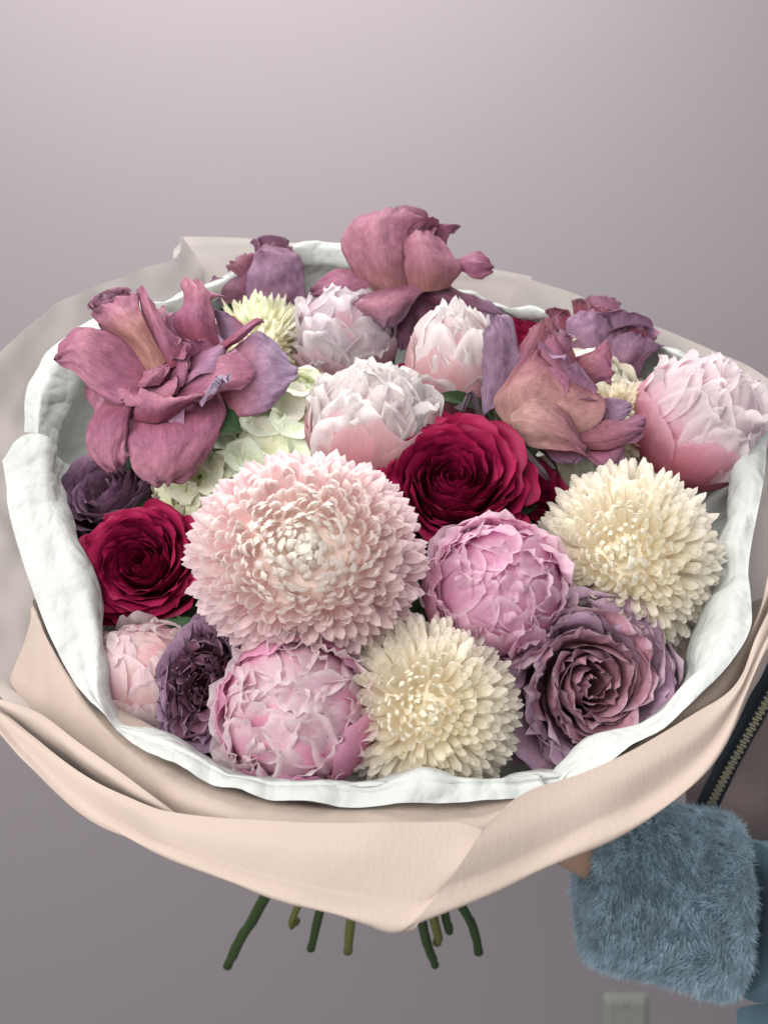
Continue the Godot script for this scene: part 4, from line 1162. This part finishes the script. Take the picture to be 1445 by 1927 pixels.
	drawn(f, d, "petal", [[340, 370, -0.4, 440, 440, -1.0, 535, 460, 0.0], [345, 300, -0.2, 430, 330, -1.0, 520, 400, 0.0], [368, 230, 0.4, 420, 255, -0.6, 485, 330, 0.2], [392, 198, 0.8, 420, 215, 0.0, 445, 275, 0.4]], {"col": [ROSY, DUSTY, dusk], "ruf": 0.002}.merged(pale).merged(m))
	drawn(f, d, "petal", [[195, 690, 0.4, 320, 710, -0.2, 530, 720, 0.4], [112, 560, 0.4, 290, 520, -2.0, 625, 665, -0.6], [175, 440, 0.4, 330, 430, -1.9, 665, 560, -0.4], [240, 365, 0.6, 345, 360, -1.2, 600, 500, 0.0], [290, 325, 0.8, 345, 312, -0.4, 530, 455, 0.4]], {"col": [Color(0.68, 0.40, 0.36), gold, Color(0.46, 0.19, 0.23), Color(0.28, 0.09, 0.14)], "curl": 0.0015}.merged(e))
	drawn(f, d, "petal", [[510, 770, 0.2, 520, 740, -0.4, 540, 690, 0.2], [650, 795, -0.8, 660, 720, -1.6, 655, 635, -0.2], [760, 765, -0.8, 775, 690, -1.4, 745, 635, 0.0], [830, 745, -0.2, 862, 680, -0.4, 862, 585, 0.6]], {"col": [dusk, Color(0.40, 0.15, 0.2), Color(0.40, 0.16, 0.24), Color(0.34, 0.14, 0.26)], "curl": 0.005}.merged(pale).merged(m))
	drawn(f, d, "petal", [[520, 760, 0.4, 570, 780, 0.0, 650, 775, 0.4], [580, 830, 0.0, 660, 830, -1.0, 760, 755, 0.0], [620, 868, 0.2, 685, 896, -0.4, 755, 868, 0.4]], {"col": [WINE, DUSTY, Color(0.40, 0.25, 0.37)], "curl": 0.004}.merged(e))
	drawn(f, d, "petal", [[350, 770, 1.0, 450, 790, 0.8, 570, 780, 1.0], [420, 850, 1.0, 500, 850, 0.6, 585, 830, 1.0]], {"col": [WINE, LILAC]}.merged(m))
	drawn(f, d, "petal", [[230, 705, -0.4, 203, 640, -0.6, 212, 580, -0.2], [290, 770, -1.2, 300, 620, -2.9, 290, 505, -1.0], [420, 785, -1.2, 425, 660, -3.1, 405, 510, -1.2], [525, 795, -1.0, 505, 720, -2.4, 478, 595, -1.0], [600, 842, -0.4, 565, 790, -1.2, 535, 735, -0.6]], {"col": [Color(0.70, 0.42, 0.38), Color(0.64, 0.36, 0.35), Color(0.52, 0.24, 0.28), Color(0.34, 0.13, 0.2)], "curl": 0.002}.merged(e))
	for q in [[960, 800, 0.2, 930, 815, 0.0, 915, 850, 0.6], [970, 815, 0.0, 985, 850, -0.6, 1032, 904, -1.0], [955, 790, 0.6, 965, 840, 0.8, 1010, 870, 1.2], [905, 790, 0.4, 885, 738, -1.2, 866, 775, -1.6]]:
		var thin := 4.0 if q[0] == 905 else (9.0 if q[6] > 1020 else 20.0)
		drawn(f, d, "sepal", [[q[0] - 6, q[1], q[2], q[0], q[1], q[2] - 0.3, q[0] + 6, q[1], q[2]], [q[3] - thin, q[4] + 6, q[5], q[3], q[4], q[5] - 0.5, q[3] + thin, q[4] - 6, q[5]], [q[6] - 2, q[7] + 2, q[8], q[6], q[7], q[8], q[6] + 2, q[7] - 2, q[8]]], {"col": [Color(0.16, 0.13, 0.14), Color(0.2, 0.13, 0.18), Color(0.12, 0.09, 0.11)], "mat": M.sepal, "drop": 0.0, "curl": 0.0})
	add_leaves(f, 0.045, 4)
	add_stem(f, [])
	# back purple rose, top left
	f = thing("rose", "dark purple rose at the back rim, left of the topmost rose", "rose", g, at(505, 590, 1.03), Vector3(-0.1, 0.95, 0.1))
	d = 0.995
	m = {"map": [300.0, 430.0, 4.516], "flat": 0.7}
	var dim := Color(0.27, 0.14, 0.23)
	skirt(f, at(505, 585, d + 0.035), Vector3(0, 0.97, 0.1), 0.05, 7, [30, 20, 8, 20], [[PLUM, dim, dim], [PLUM, WINE, dim]])
	inner_bud(f, at(512, 482, d + 0.02), Vector3(0, 1, -0.1), 0.02, 12, bud.merged({"inner": [PLUM, PLUM, PLUM], "outer": [PLUM, PLUM, Color(0.22, 0.10, 0.17)]}, true))
	drawn(f, d, "petal", [[740, 520, 1.0, 760, 400, 0.6, 860, 240, 1.2], [620, 370, 0.6, 680, 310, 0.2, 790, 200, 1.0], [545, 355, 0.8, 590, 290, 0.6, 720, 215, 1.2]], {"col": [PLUM, Color(0.25, 0.09, 0.13), Color(0.25, 0.11, 0.16)]}.merged(m))
	drawn(f, d, "petal", [[740, 640, 0.4, 740, 520, 0.0, 760, 380, 0.6], [600, 650, 0.2, 600, 520, -0.6, 610, 400, 0.4], [510, 640, 0.6, 470, 500, 0.2, 490, 400, 0.8], [500, 560, 0.9, 438, 440, 0.6, 470, 395, 1.0]], {"col": [PLUM, Color(0.2, 0.085, 0.13), Color(0.26, 0.16, 0.23)], "curl": 0.004}.merged(m))
	drawn(f, d, "petal", [[720, 640, 0.2, 900, 650, -0.8, 1270, 750, 0.2], [735, 420, -0.2, 960, 420, -2.2, 1250, 480, -0.2], [780, 240, 0.2, 980, 240, -1.6, 1225, 290, 0.2], [810, 185, 0.5, 900, 180, -0.8, 1160, 200, 0.5], [835, 175, 0.8, 940, 140, 0.0, 1110, 150, 0.9]], {"col": [dim, Color(0.30, 0.17, 0.27), Color(0.27, 0.14, 0.22), Color(0.20, 0.09, 0.15)], "bump": 0.004, "ruf": 0.003, "freq": 7.0}.merged(m))
	add_leaves(f, 0.05, 4)
	add_stem(f, [])
	# back purple rose, right
	f = thing("rose", "purple rose with ragged dark edges at the back right, behind the pink peony", "rose", g, at(1130, 720, 0.97), Vector3(0.2, 0.95, 0.1))
	d = 0.93
	m = {"map": [880.0, 540.0, 2.5575], "flat": 0.5}
	var ragged := {"rim": Color(0.14, 0.05, 0.08), "rim_from": 0.85, "ruf": 0.003, "freq": 8.0}.merged(m)
	skirt(f, at(1140, 720, d + 0.03), Vector3(0.15, 0.97, 0.1), 0.056, 9, [32, 20, 14, 34], [[PLUM, dim, LILAC, dim], [PLUM, WINE, dim]])
	inner_bud(f, at(1125, 600, d + 0.022), Vector3(0.1, 1, 0), 0.022, 12, bud)
	drawn(f, d, "petal", [[500, 300, 2.0, 500, 250, 1.6, 520, 180, 1.8], [430, 190, 1.4, 455, 155, 1.0, 490, 115, 1.6], [362, 108, 1.0, 400, 96, 1.2, 450, 112, 1.4]], {"col": [PLUM, WINE, Color(0.22, 0.08, 0.12)]}.merged(ragged))
	drawn(f, d, "petal", [[500, 240, 2.6, 560, 240, 2.2, 680, 240, 2.6], [505, 120, 2.2, 560, 115, 1.8, 660, 130, 2.2], [492, 52, 2.0, 540, 68, 1.8, 618, 78, 2.2]], {"col": [PLUM, WINE, Color(0.24, 0.1, 0.14)]}.merged(ragged))
	drawn(f, d, "petal", [[620, 260, 2.4, 690, 260, 2.0, 780, 270, 2.4], [615, 130, 2.0, 680, 140, 1.6, 750, 180, 2.0], [612, 78, 2.0, 680, 105, 1.6, 728, 125, 2.0]], {"col": [PLUM, WINE, Color(0.24, 0.1, 0.14)]}.merged(ragged))
	drawn(f, d, "petal", [[720, 330, 2.0, 780, 320, 1.6, 850, 330, 2.0], [750, 210, 1.8, 800, 225, 1.2, 860, 240, 1.8], [748, 150, 1.8, 800, 165, 1.6, 868, 178, 2.0]], {"col": [PLUM, WINE, Color(0.28, 0.12, 0.15)]}.merged(ragged))
	drawn(f, d, "petal", [[520, 420, 0.4, 620, 460, -0.4, 720, 460, 0.6], [485, 280, 0.2, 600, 290, -1.8, 715, 330, 0.2], [470, 190, 0.6, 590, 180, -1.2, 715, 215, 0.4], [458, 130, 1.0, 590, 104, 0.2, 720, 140, 1.0]], {"col": [dim, Color(0.30, 0.16, 0.25), Color(0.33, 0.19, 0.30), Color(0.30, 0.16, 0.26)], "bump": 0.003, "curl": 0.003}.merged({"rim": Color(0.2, 0.08, 0.12), "rim_from": 0.92, "ruf": 0.002}).merged(m))
	drawn(f, d, "petal", [[690, 470, 0.4, 760, 490, -0.4, 820, 480, 0.8], [680, 350, -0.4, 770, 350, -1.8, 860, 350, 0.2], [690, 250, -0.2, 800, 270, -1.2, 930, 300, 0.6], [715, 195, 0.4, 830, 225, -0.4, 972, 282, 0.9]], {"col": [dim, Color(0.30, 0.15, 0.23), Color(0.33, 0.19, 0.29), Color(0.27, 0.14, 0.23)], "bump": 0.003}.merged(ragged))
	add_leaves(f, 0.05, 4)
	add_stem(f, [])


# outer petals bent right back round a rose, under the ones in front
func skirt(f: Node3D, where: Vector3, axis: Vector3, long: float, n: int, bend: Array, cs: Array) -> void:
	var xf := f.transform.affine_inverse() * Transform3D(frame(axis), where)
	for i in n:
		var c: Array = cs[i % cs.size()]
		var p := {"L": long * (0.8 + 0.35 * rng.randf()), "w": long * 0.46, "phi": bend, "r0": 0.004, "wp": [0.35, 0.8, 1.0, 1.0, 0.7], "wrap": 0.0, "cup": long * 0.7, "nu": 18, "nv": 16, "ruf": long * 0.05, "freq": 4.0 + 2.0 * rng.randf(), "bump": long * 0.09, "drop": 0.16, "roll": long * 0.08, "col": vary(c, 0.9 + 0.2 * rng.randf()), "rim": Color(0.36, 0.17, 0.25), "rim_from": 0.85, "rim_amount": 0.5, "mottle": 0.14}
		part(f, "petal", petal(p), M.rose, xf * turn(TAU * i / n + 0.5 * rng.randf()))


func inner_bud(f: Node3D, where: Vector3, axis: Vector3, R: float, n: int, o: Dictionary) -> void:
	var xf := f.transform.affine_inverse() * Transform3D(frame(axis), where - axis.normalized() * R * 0.9)
	for i in n:
		var t := float(i) / (n - 1)
		var rad := R * (0.1 + 0.62 * t)
		var p := {"L": R * (1.75 - 0.15 * t), "r0": rad * 0.8, "phi": [lerpf(0, 14, t), 4, 0, lerpf(-14, o.open, t * t)], "w": rad * lerpf(2.2, 1.3, t), "wp": [0.7, 1.0, 1.0, 0.95, 0.7], "cup": R * 0.06, "nu": 12, "nv": 9, "ruf": o.ruf * R * (0.3 + t), "freq": 4.0, "roll": R * 0.08 * t, "swirl": rad * 0.15, "bump": R * 0.06, "drop": 0.12,
			"col": o.inner if t < 0.5 else o.outer, "rim": o.rim, "rim_from": 0.85, "rim_amount": o.rim_amount, "mottle": 0.12}
		part(f, "petal", petal(p), M.rose, xf * turn(i * 2.39996))
